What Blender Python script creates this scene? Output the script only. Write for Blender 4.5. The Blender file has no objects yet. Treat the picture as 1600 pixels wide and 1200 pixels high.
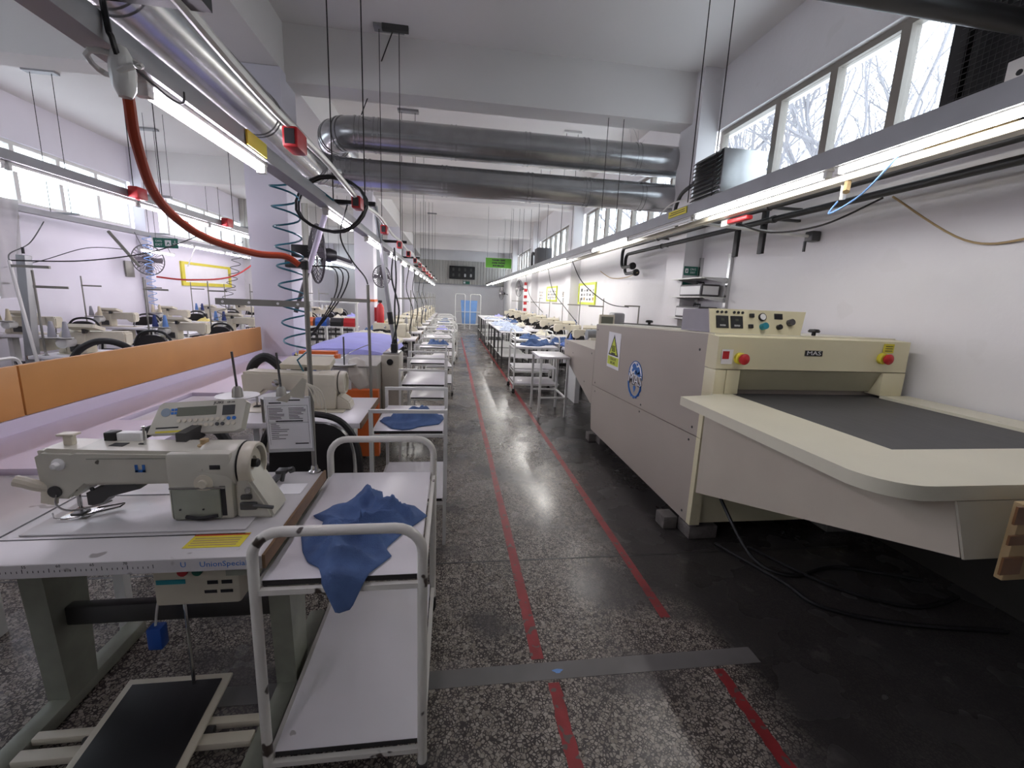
import bpy, bmesh, math, random
from mathutils import Vector, Matrix
random.seed(7)
R = math.radians
PI = math.pi
scene = bpy.context.scene
C = scene.collection
# ------------------------------------------------------------------ camera
YAW, PITCH, ROLL, FPX, CAMH = 0.1433, 0.1922, 0.0417, 681.0, 1.5
cf = Vector((math.sin(YAW)*math.cos(PITCH), math.cos(YAW)*math.cos(PITCH), -math.sin(PITCH)))
cr0 = Vector((math.cos(YAW), -math.sin(YAW), 0)); cu0 = cr0.cross(cf)
cr = cr0*math.cos(ROLL)+cu0*math.sin(ROLL); cu = -cr0*math.sin(ROLL)+cu0*math.cos(ROLL)
cd = bpy.data.cameras.new('camera'); cam = bpy.data.objects.new('camera', cd); C.objects.link(cam)
cd.sensor_width = 36; cd.lens = FPX/1600*36; cd.clip_start = 0.02; cd.clip_end = 200
mw = Matrix((cr, cu, -cf)).transposed().to_4x4(); mw.translation = (0, 0, CAMH); cam.matrix_world = mw
scene.camera = cam
# ------------------------------------------------------------------ world, exposure
w = bpy.data.worlds.new('overcast_sky'); scene.world = w; w.use_nodes = True
bg = w.node_tree.nodes['Background']; bg.inputs[0].default_value = (0.86, 0.92, 1.0, 1); bg.inputs[1].default_value = 2.6
vs = scene.view_settings
vs.view_transform = 'Standard'; vs.look = 'None'; vs.gamma = 1; vs.exposure = 0.88; vs.use_curve_mapping = False
TUBE_POWER = 21.0
scene.cycles.use_denoising = True
scene.cycles.max_bounces = 6; scene.cycles.diffuse_bounces = 3; scene.cycles.glossy_bounces = 3; scene.cycles.transmission_bounces = 2
scene.cycles.use_adaptive_sampling = True; scene.cycles.adaptive_threshold = 0.08; scene.cycles.adaptive_min_samples = 16; scene.cycles.light_sampling_threshold = 0.03

# ------------------------------------------------------------------ materials
MATS = {}
def rgb(h):
    h = h.lstrip('#'); o = []
    for i in (0, 2, 4):
        v = int(h[i:i+2], 16)/255
        o.append(v/12.92 if v <= .04045 else ((v+.055)/1.055)**2.4)
    return tuple(o)
def M(name, col, rough=.5, metal=0., var=.08, scale=5., bump=0., bscale=60., chip=None, emit=None, spec=.5, stretch=None):
    if name in MATS: return MATS[name]
    if isinstance(col, str): col = rgb(col)
    m = bpy.data.materials.new(name); m.use_nodes = True; nt = m.node_tree; L = nt.links
    b = nt.nodes['Principled BSDF']
    b.inputs['Roughness'].default_value = rough; b.inputs['Metallic'].default_value = metal
    b.inputs['Specular IOR Level'].default_value = spec
    tc = nt.nodes.new('ShaderNodeTexCoord'); vec = tc.outputs['Object']
    if stretch:
        mp = nt.nodes.new('ShaderNodeMapping'); mp.inputs['Scale'].default_value = stretch; L.new(vec, mp.inputs[0]); vec = mp.outputs[0]
    n = nt.nodes.new('ShaderNodeTexNoise'); n.inputs['Scale'].default_value = scale; n.inputs['Detail'].default_value = 2; L.new(vec, n.inputs['Vector'])
    mx = nt.nodes.new('ShaderNodeMix'); mx.data_type = 'RGBA'
    mx.inputs['A'].default_value = tuple(max(0, c*(1-var*2)) for c in col)+(1,); mx.inputs['B'].default_value = tuple(min(1, c*(1+var)) for c in col)+(1,)
    L.new(n.outputs['Fac'], mx.inputs['Factor']); out = mx.outputs['Result']
    if chip:
        cc, cs, th = chip
        if isinstance(cc, str): cc = rgb(cc)
        n2 = nt.nodes.new('ShaderNodeTexNoise'); n2.inputs['Scale'].default_value = cs; n2.inputs['Detail'].default_value = 2; L.new(vec, n2.inputs['Vector'])
        rp = nt.nodes.new('ShaderNodeValToRGB'); rp.color_ramp.elements[0].position = th; rp.color_ramp.elements[1].position = th+.025; L.new(n2.outputs['Fac'], rp.inputs[0])
        m2 = nt.nodes.new('ShaderNodeMix'); m2.data_type = 'RGBA'; L.new(rp.outputs[0], m2.inputs['Factor']); L.new(out, m2.inputs['A']); m2.inputs['B'].default_value = tuple(cc)+(1,)
        out = m2.outputs['Result']
    L.new(out, b.inputs['Base Color'])
    if bump:
        n3 = nt.nodes.new('ShaderNodeTexNoise'); n3.inputs['Scale'].default_value = bscale; n3.inputs['Detail'].default_value = 2; L.new(vec, n3.inputs['Vector'])
        bp = nt.nodes.new('ShaderNodeBump'); bp.inputs['Strength'].default_value = bump; bp.inputs['Distance'].default_value = .01
        L.new(n3.outputs['Fac'], bp.inputs['Height']); L.new(bp.outputs[0], b.inputs['Normal'])
    if emit:
        b.inputs['Emission Color'].default_value = tuple(emit[0])+(1,); b.inputs['Emission Strength'].default_value = emit[1]
    MATS[name] = m; return m
def glass(name, tint=(1, 1, 1), gloss=.08, rough=.02):
    if name in MATS: return MATS[name]
    m = bpy.data.materials.new(name); m.use_nodes = True; nt = m.node_tree; nt.nodes.clear(); L = nt.links
    o = nt.nodes.new('ShaderNodeOutputMaterial'); t = nt.nodes.new('ShaderNodeBsdfTransparent'); t.inputs[0].default_value = tint+(1,)
    g = nt.nodes.new('ShaderNodeBsdfGlossy'); g.inputs['Roughness'].default_value = rough
    mx = nt.nodes.new('ShaderNodeMixShader'); mx.inputs[0].default_value = gloss
    L.new(t.outputs[0], mx.inputs[1]); L.new(g.outputs[0], mx.inputs[2]); L.new(mx.outputs[0], o.inputs[0]); MATS[name] = m; return m
def film(name, col, alpha):
    if name in MATS: return MATS[name]
    m = M(name, col, .25, var=.04); b = m.node_tree.nodes['Principled BSDF']; b.inputs['Alpha'].default_value = alpha; return m
def floor_material():
    m = bpy.data.materials.new('terrazzo'); m.use_nodes = True; nt = m.node_tree; L = nt.links; N = nt.nodes
    b = N['Principled BSDF']; tc = N.new('ShaderNodeTexCoord'); P = tc.outputs['Object']
    def noise(s, d=2):
        n = N.new('ShaderNodeTexNoise'); n.inputs['Scale'].default_value = s; n.inputs['Detail'].default_value = d; L.new(P, n.inputs['Vector']); return n.outputs['Fac']
    def ramp(inp, a, c):
        r = N.new('ShaderNodeMapRange'); r.inputs['From Min'].default_value = a; r.inputs['From Max'].default_value = c; L.new(inp, r.inputs['Value']); return r.outputs['Result']
    def math_(op, a, c):
        n = N.new('ShaderNodeMath'); n.operation = op
        for i, v in enumerate((a, c)):
            if isinstance(v, (int, float)): n.inputs[i].default_value = v
            else: L.new(v, n.inputs[i])
        return n.outputs[0]
    def mix(f, A, B):
        n = N.new('ShaderNodeMix'); n.data_type = 'RGBA'; L.new(f, n.inputs['Factor'])
        for k, v in (('A', A), ('B', B)):
            if isinstance(v, tuple): n.inputs[k].default_value = v+(1,)
            else: L.new(v, n.inputs[k])
        return n.outputs['Result']
    v = N.new('ShaderNodeTexVoronoi'); v.inputs['Scale'].default_value = 80; L.new(P, v.inputs['Vector'])
    v2 = N.new('ShaderNodeTexVoronoi'); v2.inputs['Scale'].default_value = 80; v2.feature = 'DISTANCE_TO_EDGE'; L.new(P, v2.inputs['Vector'])
    sep = N.new('ShaderNodeSeparateColor'); L.new(v.outputs['Color'], sep.inputs[0])
    size = math_('MULTIPLY', sep.outputs[0], .22)
    chipm = ramp(math_('SUBTRACT', v2.outputs['Distance'], size), -.02, .03)
    chipc = mix(sep.outputs[1], (.25, .22, .185), (.45, .40, .345))
    matrix = mix(noise(9), (.045, .037, .035), (.095, .082, .078))
    base = mix(chipm, matrix, chipc)
    worn = mix(noise(30), (.06, .055, .055), (.12, .11, .11))
    base = mix(math_('MULTIPLY', ramp(noise(1.6, 3), .52, .62), .8), base, worn)
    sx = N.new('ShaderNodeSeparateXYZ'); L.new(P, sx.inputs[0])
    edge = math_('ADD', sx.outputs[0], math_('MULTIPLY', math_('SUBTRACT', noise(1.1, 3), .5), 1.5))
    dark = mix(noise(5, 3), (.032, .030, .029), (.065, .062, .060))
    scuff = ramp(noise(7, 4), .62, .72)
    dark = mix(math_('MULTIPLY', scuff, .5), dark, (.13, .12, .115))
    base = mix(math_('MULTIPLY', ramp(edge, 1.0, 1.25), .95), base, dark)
    L.new(base, b.inputs['Base Color'])
    L.new(math_('ADD', math_('MULTIPLY', noise(2.5, 3), .36), .08), b.inputs['Roughness'])
    b.inputs['Specular IOR Level'].default_value = .45
    bp = N.new('ShaderNodeBump'); bp.inputs['Strength'].default_value = .12; bp.inputs['Distance'].default_value = .004
    L.new(noise(14, 2), bp.inputs['Height']); L.new(bp.outputs[0], b.inputs['Normal'])
    return m
WALL = M('wall_paint', (.77, .75, .76), .7, var=.05, scale=1.6, bump=.15, bscale=25, chip=((.735, .715, .72), 3.2, .66))
WALLL = M('wall_paint_lamp_tint', (.76, .73, .80), .7, var=.04, scale=1.5)  # wall paint with the violet lamplight mixed into its colour
CEIL = M('ceiling_paint', (.78, .75, .735), .8, var=.06, scale=.7)
CLAD = M('ribbed_cladding', (.46, .44, .41), .55, var=.05, scale=2)
GALV = M('galvanised_steel', (.42, .43, .44), .32, .85, var=.12, scale=9, stretch=(1, .15, 1))
DUCTM = M('duct_steel', (.50, .505, .515), .24, .85, var=.14, scale=6)
TRUNK = M('grey_trunking', (.33, .33, .34), .45, .5, var=.1)
WIRE = M('dark_wire', (.035, .03, .03), .6, .3)
BLACK = M('black_plastic', (.012, .012, .013), .45)
RUBBER = M('black_rubber', (.014, .014, .014), .7)
VINYL = M('black_vinyl', (.012, .011, .012), .32, bump=.1, bscale=30)
WHITEP = M('white_paint_steel', (.74, .72, .66), .35, var=.06, chip=((.06, .045, .035), 14, .69))
WHITEC = M('white_paint_clean', (.76, .755, .73), .35, var=.05)
LAM = M('white_laminate', (.80, .77, .80), .28, var=.035, scale=3, chip=((.45, .42, .42), 17, .76))
LILAC = M('lilac_laminate', (.74, .66, .80), .35, var=.03, scale=2)
LAMD = M('worn_laminate', (.62, .60, .60), .3, var=.12, scale=2.5, chip=((.30, .28, .27), 12, .68))
WOODE = M('wood_edge', (.20, .11, .05), .5, var=.2, scale=12)
ORANGE = M('orange_board', (.60, .275, .075), .5, var=.06, scale=4)
ORANGEP = M('orange_paint', (.72, .15, .03), .4)
CREAM = M('cream_enamel', (.74, .68, .46), .38, var=.06, scale=2)
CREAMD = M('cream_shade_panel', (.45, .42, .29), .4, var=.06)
BEIGE = M('beige_sheet_steel', (.42, .365, .31), .45, var=.05, scale=1.5, chip=((.16, .12, .10), 9, .76))
TRAYW = M('cream_tray_laminate', (.74, .70, .56), .33, var=.05, scale=3, chip=((.3, .25, .2), 20, .78))
MACH = M('machine_grey_green', (.58, .56, .475), .35, .1, var=.1, scale=10, chip=((.12, .11, .09), 22, .72))
MACHD = M('dirty_panel_shaded_leg', (.33, .345, .28), .4, .2, var=.15, scale=14)
MACHC = M('machine_cream', (.66, .61, .49), .38, var=.08, scale=8)
STEEL = M('polished_steel', (.55, .55, .54), .22, 1., var=.1)
DSTEEL = M('dark_steel', (.10, .10, .10), .4, .8)
BELT = M('dark_belt', (.075, .073, .075), .55, var=.15, scale=14, stretch=(3, .4, 1), chip=((.35, .34, .33), 55, .80))
DENIM = M('blue_cotton', (.085, .15, .33), .85, var=.22, scale=20, bump=.25, bscale=220)
LBLUE = M('pale_blue_bag', (.20, .38, .75), .7, var=.1)
LILACC = M('lilac_cloth', (.42, .42, .85), .8, var=.08, bump=.2, bscale=90)
CREAMC = M('cream_cloth', (.70, .66, .55), .85, var=.06)
BLUEP = M('blue_plastic', (.02, .10, .45), .4)
REDP = M('red_plastic', (.50, .02, .025), .4)
REDL = M('red_floor_paint', (.36, .035, .04), .4, var=.25, scale=12, chip=((.14, .10, .09), 25, .60))
YEL = M('yellow_print', (.72, .62, .05), .5)
YELG = M('yellow_green_print', (.62, .70, .06), .5)
GREEN = M('green_sign', (.085, .29, .02), .5)
DGREEN = M('dark_green_sign', (.012, .13, .09), .5)
INK = M('black_ink', (.015, .015, .018), .6)
BLUEI = M('blue_ink', (.03, .16, .50), .5)
WINK = M('white_ink', (.80, .80, .80), .6)
PAPER = M('white_paper', (.84, .83, .84), .7, var=.03)
PVC = M('window_profile', (.28, .25, .22), .45, var=.1)
PVCW = M('window_profile_white', (.70, .69, .66), .45)
GLASSM = glass('window_glass', (.93, .96, .97), .07)
HOSE = M('orange_hose', (.42, .055, .02), .35, var=.1)
TEAL = M('teal_hose', (.01, .13, .19), .3)
CARD = M('tan_board', (.46, .33, .17), .7, var=.12, scale=8)
TAPE = M('brown_tape', (.22, .10, .04), .3)
WRAP = film('stretch_wrap', (.70, .66, .55), .55)
CONC = M('concrete_block', (.20, .185, .17), .85, var=.2, scale=20, bump=.5, bscale=60)
CEMENT = M('cement_strip', (.20, .19, .185), .6, var=.15, scale=6)
BARK = M('grey_bark', (.30, .29, .31), .9)
LCD = M('lcd_screen', (.16, .17, .13), .25)
FANM = M('fan_grey', (.09, .085, .09), .5, .3)
POLE = M('olive_grey_pole', (.28, .27, .24), .4, .4, var=.1)
TYELLOW = M('yellow_cloth', (.72, .60, .20), .85)
def tube_mat(nm, col, p):
    m = M(nm, (.9, .9, .9), .4, emit=(col, p), var=0); m.cycles.emission_sampling = 'FRONT'; return m
TUBEW = tube_mat('lit_tube_neutral', (1.0, .97, .94), TUBE_POWER)
TUBEL = tube_mat('lit_tube_violet', (.93, .86, 1.0), TUBE_POWER*1.25)
TUBEF = tube_mat('lit_tube_bright', (1.0, .97, .92), TUBE_POWER*2.6)

# ------------------------------------------------------------------ mesh helpers
class B:
    def __init__(s): s.v = []; s.f = []
    def add(s, vs, fs, T=None):
        o = len(s.v)
        if T is not None: vs = [tuple(T @ Vector(p)) for p in vs]
        s.v += [tuple(p) for p in vs]; s.f += [tuple(i+o for i in f) for f in fs]; return s
    def box(s, x0, x1, y0, y1, z0, z1, T=None):
        return s.add([(x0, y0, z0), (x1, y0, z0), (x1, y1, z0), (x0, y1, z0), (x0, y0, z1), (x1, y0, z1), (x1, y1, z1), (x0, y1, z1)],
                     [(0, 3, 2, 1), (4, 5, 6, 7), (0, 1, 5, 4), (1, 2, 6, 5), (2, 3, 7, 6), (3, 0, 4, 7)], T)
    def rbox(s, x0, x1, y0, y1, z0, z1, r=.005, seg=2, T=None):
        bm = bmesh.new(); bmesh.ops.create_cube(bm, size=1)
        for v in bm.verts: v.co = ((x0+x1)/2+v.co.x*(x1-x0), (y0+y1)/2+v.co.y*(y1-y0), (z0+z1)/2+v.co.z*(z1-z0))
        bmesh.ops.bevel(bm, geom=list(bm.edges), offset=r, segments=seg, affect='EDGES', profile=.5)
        bm.verts.index_update(); s.add([tuple(v.co) for v in bm.verts], [tuple(v.index for v in f.verts) for f in bm.faces], T); bm.free(); return s
    def prism(s, poly, axis, a, b, T=None):
        n = len(poly)
        def p(q, t): return (t, q[0], q[1]) if axis == 0 else (q[0], t, q[1]) if axis == 1 else (q[0], q[1], t)
        vs = [p(q, a) for q in poly]+[p(q, b) for q in poly]
        fs = [tuple(range(n))[::-1], tuple(range(n, 2*n))]+[(i, (i+1) % n, n+(i+1) % n, n+i) for i in range(n)]
        return s.add(vs, fs, T)
    def cone(s, p0, p1, r0, r1=None, n=12, cap=True, T=None):
        r1 = r0 if r1 is None else r1
        p0 = Vector(p0); p1 = Vector(p1); d = (p1-p0).normalized()
        u = d.orthogonal().normalized(); v = d.cross(u)
        vs = []
        for p, r in ((p0, r0), (p1, r1)):
            for i in range(n):
                a = 2*PI*i/n; vs.append(p+u*math.cos(a)*r+v*math.sin(a)*r)
        fs = [(i, (i+1) % n, n+(i+1) % n, n+i) for i in range(n)]
        if cap: fs += [tuple(range(n))[::-1], tuple(range(n, 2*n))]
        return s.add(vs, fs, T)
    def tube(s, pts, r, n=8, closed=False, T=None, rs=None):
        pts = [Vector(p) for p in pts]; k = len(pts); vs = []; u = None
        for i, p in enumerate(pts):
            a = pts[(i-1) % k] if (closed or i > 0) else p; b = pts[(i+1) % k] if (closed or i < k-1) else p
            d = (b-a); d = d.normalized() if d.length > 1e-9 else Vector((0, 0, 1))
            if u is None: u = d.orthogonal().normalized()
            else:
                u = u-d*u.dot(d); u = u.normalized() if u.length > 1e-6 else d.orthogonal().normalized()
            v = d.cross(u); rr = rs[i] if rs else r
            for j in range(n):
                t = 2*PI*j/n; vs.append(p+u*math.cos(t)*rr+v*math.sin(t)*rr)
        fs = []
        for i in range(k if closed else k-1):
            for j in range(n):
                a = i*n+j; b = i*n+(j+1) % n; c = ((i+1) % k)*n+(j+1) % n; d_ = ((i+1) % k)*n+j; fs.append((a, b, c, d_))
        if not closed: fs += [tuple(range(n))[::-1], tuple(range((k-1)*n, k*n))]
        return s.add(vs, fs, T)
    def lathe(s, prof, c, axis=2, n=20, T=None):
        vs = []; k = len(prof)
        for r, h in prof:
            for j in range(n):
                a = 2*PI*j/n; x, y = r*math.cos(a), r*math.sin(a)
                q = (x, y, h) if axis == 2 else (h, x, y) if axis == 0 else (y, h, x)
                vs.append((c[0]+q[0], c[1]+q[1], c[2]+q[2]))
        fs = [(i*n+j, i*n+(j+1) % n, (i+1)*n+(j+1) % n, (i+1)*n+j) for i in range(k-1) for j in range(n)]
        if prof[0][0] > 1e-6: fs.append(tuple(range(n))[::-1])
        if prof[-1][0] > 1e-6: fs.append(tuple(range((k-1)*n, k*n)))
        return s.add(vs, fs, T)
def smooth(pts, sub=6):
    P = [Vector(p) for p in pts]; out = []
    for i in range(len(P)-1):
        a = P[max(i-1, 0)]; b = P[i]; c = P[i+1]; d = P[min(i+2, len(P)-1)]
        for j in range(sub):
            t = j/sub; out.append(.5*((2*b)+(c-a)*t+(2*a-5*b+4*c-d)*t*t+(3*b-a-3*c+d)*t**3))
    out.append(P[-1]); return out
def arc(c, r, a0, a1, n, plane):
    o = []
    for i in range(n+1):
        a = a0+(a1-a0)*i/n; x, y = r*math.cos(a), r*math.sin(a)
        o.append((c[0]+x, c[1], c[2]+y) if plane == 'xz' else (c[0], c[1]+x, c[2]+y) if plane == 'yz' else (c[0]+x, c[1]+y, c[2]))
    return o
XF = {}
def tag(o, label=None, cat=None, group=None, kind=None):
    if label: o['label'] = label
    if cat: o['category'] = cat
    if group: o['group'] = group
    if kind: o['kind'] = kind
    return o
def thing(name, label, cat, loc=(0, 0, 0), rz=0., group=None):
    o = bpy.data.objects.new(name, None); C.objects.link(o); o.location = loc; o.rotation_euler = (0, 0, rz); o.empty_display_size = .05
    XF[o.name] = Matrix.Translation(Vector(loc)) @ Matrix.Rotation(rz, 4, 'Z')
    return tag(o, label, cat, group)
def mesh_of(name, b, mat, ang=35, bev=0.):
    me = bpy.data.meshes.new(name); me.from_pydata(b.v, [], b.f); me.update()
    bm = bmesh.new(); bm.from_mesh(me); bmesh.ops.recalc_face_normals(bm, faces=bm.faces)
    if bev: bmesh.ops.bevel(bm, geom=[e for e in bm.edges if len(e.link_faces) == 2 and e.calc_face_angle() > R(28)], offset=bev, segments=2, affect='EDGES', clamp_overlap=True)
    bm.to_mesh(me); bm.free()
    me.polygons.foreach_set('use_smooth', [True]*len(me.polygons)); me.set_sharp_from_angle(angle=R(ang))
    me.materials.append(mat); return me
def obj(name, b, mat, parent=None, world=True, label=None, cat=None, group=None, kind=None, ang=35, bev=0.):
    """b is in world coordinates unless world=False (then in the parent's own frame)"""
    if parent is not None and world:
        inv = XF[parent.name].inverted(); b2 = B(); b2.v = [tuple(inv @ Vector(p)) for p in b.v]; b2.f = b.f; b = b2
    org = None
    if parent is None and len(b.v):
        xs = list(zip(*b.v)); org = Vector(((min(xs[0])+max(xs[0]))/2, (min(xs[1])+max(xs[1]))/2, min(xs[2])))
        if kind == 'structure': org = None
        else:
            b2 = B(); b2.v = [(p[0]-org.x, p[1]-org.y, p[2]-org.z) for p in b.v]; b2.f = b.f; b = b2
    o = bpy.data.objects.new(name, mesh_of(name, b, mat, ang, bev)); C.objects.link(o)
    if org is not None: o.location = org; XF[o.name] = Matrix.Translation(org)
    if parent is not None:
        o.parent = parent; XF[o.name] = XF[parent.name]
    elif o.name not in XF: XF[o.name] = Matrix.Identity(4)
    return tag(o, label, cat, group, kind)
def copytree(root, loc=None, rz=None, label=None, group=None, parent=None):
    c = root.copy(); C.objects.link(c); c.parent = parent
    if parent is None:
        if loc is not None: c.location = loc
        if rz is not None: c.rotation_euler = (0, 0, rz)
        XF[c.name] = Matrix.Translation(c.location) @ Matrix.Rotation(c.rotation_euler[2], 4, 'Z')
        if label: c['label'] = label
        if group: c['group'] = group
    for ch in list(root.children): copytree(ch, parent=c)
    return c
def text(name, s, size, T, mat, parent, depth=.0006, align='CENTER', world=True, sx=1., off=0.):
    cu_ = bpy.data.curves.new(name, 'FONT'); cu_.body = s; cu_.size = size; cu_.align_x = align; cu_.align_y = 'CENTER'; cu_.extrude = depth; cu_.offset = off; cu_.resolution_u = 2
    t = bpy.data.objects.new('tmp_text', cu_); C.objects.link(t); bpy.context.view_layer.update()
    me = bpy.data.meshes.new_from_object(t.evaluated_get(bpy.context.evaluated_depsgraph_get())); bpy.data.objects.remove(t)
    b = B(); b.v = [tuple(T @ Vector((v.co.x*sx, v.co.y, v.co.z))) for v in me.vertices]; b.f = [tuple(p.vertices) for p in me.polygons]
    bpy.data.meshes.remove(me)
    return obj(name, b, mat, parent, world)
def frame(o, xa, ya):
    """matrix with local x along xa, y along ya, origin o"""
    x = Vector(xa).normalized(); y = Vector(ya); y = (y-x*y.dot(x)).normalized(); z = x.cross(y)
    m = Matrix((x, y, z)).transposed().to_4x4(); m.translation = o; return m
NTH = ['first', 'second', 'third', 'fourth', 'fifth', 'sixth', 'seventh', 'eighth', 'ninth', 'tenth', 'eleventh', 'twelfth', 'thirteenth', 'fourteenth', 'fifteenth', 'sixteenth', 'seventeenth', 'eighteenth', 'nineteenth']

# ================================================================== SETTING
XR, XL, Y0, Y1, ZC = 2.9, -6.2, -3.0, 25.0, 4.05
fl = obj('floor', B().box(XL-.2, XR+.2, Y0, Y1, -.12, 0), floor_material(), kind='structure')
def fstrip(name, x0, x1, y0, y1, mat, z=.0012): return obj(name, B().box(x0, x1, y0, y1, 0.0002, z), mat, fl)
def redline(xa, ya, xb, yb, wd=.048):
    n = 24; b = B(); vs = []; rnd = random.Random(int(xa*1000+ya*77))
    for i in range(n+1):
        t = i/n; x = xa+(xb-xa)*t; y = ya+(yb-ya)*t
        vs += [(x-wd/2+rnd.uniform(-.004, .004), y, .0012), (x+wd/2+rnd.uniform(-.004, .004), y, .0012)]
    b.add(vs, [(2*i, 2*i+1, 2*i+3, 2*i+2) for i in range(n)]); return obj('red_line_marking', b, REDL, fl)
redline(.385, 1.56, .385, 16.5); redline(.425, .75, .425, 1.44)
redline(1.062, 1.75, 1.062, 16.5); redline(1.14, .75, 1.14, 1.44)
fstrip('cement_strip', -1.2, 1.35, 1.455, 1.54, CEMENT)
for y in (2.27, 5.89, 9.6, 13.4, 17.2): fstrip('floor_joint', -3, 2.6, y, y+.012, DSTEEL, .0008)
fleck = B().add([(.455+.02*math.cos(a)*(1+.4*math.sin(3*a)), 1.492+.011*math.sin(a), .0022) for a in [i*PI/6 for i in range(12)]], [tuple(range(12))])
tag(obj('cloth_scrap', fleck, LBLUE), 'tiny pale blue scrap lying on the cement strip', 'scrap')
obj('ceiling', B().box(XL-.3, XR+.3, Y0, Y1, ZC, ZC+.2), CEIL, kind='structure')
for i, y in enumerate((.1, 5.1, 10.1, 15.1, 20.1)):
    obj('trim_%d' % (i+1), B().box(XL, XR, y, y+.3, 3.53, ZC), CEIL, kind='structure', label='painted ceiling beam')
obj('trim_6', B().box(-2.03, -1.67, Y0, Y1, 3.60, ZC), CEIL, kind='structure', label='painted beam over the pillars')
PY = (4.95, 9.95, 14.95, 19.95)
for i, y in enumerate(PY):
    tag(obj('trim_%d' % (7+i), B().rbox(-2.05, -1.66, y, y+.42, 0, 3.6, .01), WALLL, kind='structure'), 'square painted pillar in the middle of the hall')
for i, y in enumerate((-.05,)+PY):
    obj('trim_%d' % (11+i), B().box(2.68, XR, y, y+.42, 0, ZC), WALL, kind='structure', label='painted wall pilaster')
    obj('trim_%d' % (16+i), B().box(XL, XL+.2, y, y+.42, 0, ZC), WALLL, kind='structure', label='painted wall pilaster')
SILL, HEAD = 2.56, 3.42
obj('wall_right', B().box(XR, XR+.25, Y0, Y1, -.1, SILL).box(XR, XR+.25, Y0, Y1, HEAD, ZC).box(XR, XR+.25, Y0, .37, SILL, HEAD), WALL, kind='structure')
obj('wall_right_lower', B().box(XR-.012, XR, Y0, 4.95, 0, .82), M('dark_lower_wall', (.055, .05, .042), .5, var=.15), kind='structure')  # dark strip along the foot of the window wall beside the press
obj('wall_left', B().box(XL-.25, XL, Y0, Y1, -.1, SILL).box(XL-.25, XL, Y0, Y1, HEAD, ZC), WALLL, kind='structure')
wb = obj('wall_back', B().box(XL-.2, XR+.2, Y1, Y1+.2, -.1, ZC), WALL, kind='structure')
obj('wall_light_enclosure', B().box(XL-.2, XR+.2, Y0-.2, Y0, -.1, ZC), WALL, kind='structure')  # unseen wall added to enclose the light; the hall runs on behind
def ribbed(name, x0, x1, y, z0, z1, step=.16):
    pts = []; x = x0
    while x < x1-.001:
        e = min(x+step, x1); pts += [(x, y), (x+.02, y-.02), (e-.045, y-.02), (e-.025, y)]; x = e
    pts += [(x1, y), (x1, y+.05), (x0, y+.05)]
    return B().prism(pts, 2, z0, z1)
tag(obj('ribbed_panel', ribbed('r', -2.6, XR, Y1-.06, 2.2, 3.44), CLAD, wb))
tag(obj('trim_21', B().box(-2.6, XR, Y1-.1, Y1-.02, 2.14, 2.2), TRUNK, kind='structure'), 'grey rail under the ribbed end panel')
wp = obj('wall_partition', B().box(XL, -4.3, 14.5, 14.62, 0, ZC), WALL, kind='structure')
obj('ribbed_panel', ribbed('r', XL, -4.3, 14.48, 2.35, ZC), CLAD, wp)
# windows: one per bay, each with its frame, mullions and panes
def window(n, x, ya, yb, muls, side, mf=PVC):
    wn = obj('window_%d' % n, B().box(x, x+.07*side, ya, yb, SILL, SILL+.05).box(x, x+.07*side, ya, yb, HEAD-.05, HEAD).box(x, x+.07*side, ya, ya+.05, SILL+.05, HEAD-.05).box(x, x+.07*side, yb-.05, yb, SILL+.05, HEAD-.05), mf, kind='structure')
    ys = [ya+.05]+muls+[yb-.05]
    for m_ in muls: obj('mullion', B().box(x, x+.075*side, m_-.035, m_+.035, SILL+.05, HEAD-.05), mf, wn)
    for a, c in zip(ys[:-1], ys[1:]): obj('pane', B().box(x+.03*side, x+.036*side, a, c, SILL+.05, HEAD-.05), GLASSM, wn)
    return wn
window(1, XR+.05, .37, 4.95, [2.36, 2.90, 3.46, 4.06], 1)
k = 2
for y in PY[:-1]:
    window(k, XR+.05, y+.42, y+5.0, [y+.42+4.58*i/7 for i in range(1, 7)], 1); k += 1
window(k, XR+.05, 20.37, 25, [20.37+4.58*i/7 for i in range(1, 7)], 1); k += 1
for y in (-.05,)+PY:
    window(k, XL-.05, y+.42, y+5.0, [y+.42+4.58*i/6 for i in range(1, 6)], -1, PVCW); k += 1

# bare trees outside the windows
def tree(base, h, seed, label):
    rnd = random.Random(seed); b = B()
    def grow(p, d, L, r, depth):
        n = 3; pts = [p]; q = Vector(p); dd = Vector(d)
        for i in range(n):
            dd = (dd+Vector((rnd.uniform(-.16, .16), rnd.uniform(-.16, .16), rnd.uniform(-.05, .14)))).normalized(); q = q+dd*(L/n); pts.append(q.copy())
        b.tube(pts, r, 4 if depth > 1 else 6, rs=[r*(1-.45*i/n) for i in range(n+1)])
        if depth < 5:
            for c_ in range(5 if depth < 2 else 3):
                t = rnd.choice(pts[1:]); nd = (dd+Vector((rnd.uniform(-.9, .9), rnd.uniform(-.9, .9), rnd.uniform(-.35, .6)))).normalized()
                grow(t, nd, L*rnd.uniform(.55, .8), r*.5, depth+1)
    grow(Vector(base), Vector((0, 0, 1)), h, .07, 0)
    return obj('bare_tree', b, BARK, label=label, cat='tree', group='bare trees outside the windows')
tree((5.0, 4.7, .9), 2.3, 3, 'bare grey tree outside the window nearest the black fan')
tree((5.3, 6.0, .9), 2.2, 11, 'bare grey tree outside behind the louvred unit')
tree((5.2, 7.3, 1.0), 2.2, 5, 'bare grey tree outside just past the big ducts')
tree((5.3, 9.0, 1.0), 2.1, 21, 'bare grey tree outside, fourth from the black fan')
tree((5.3, 11.5, 1.0), 2.2, 8, 'bare grey tree outside the second window bay end')

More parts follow.
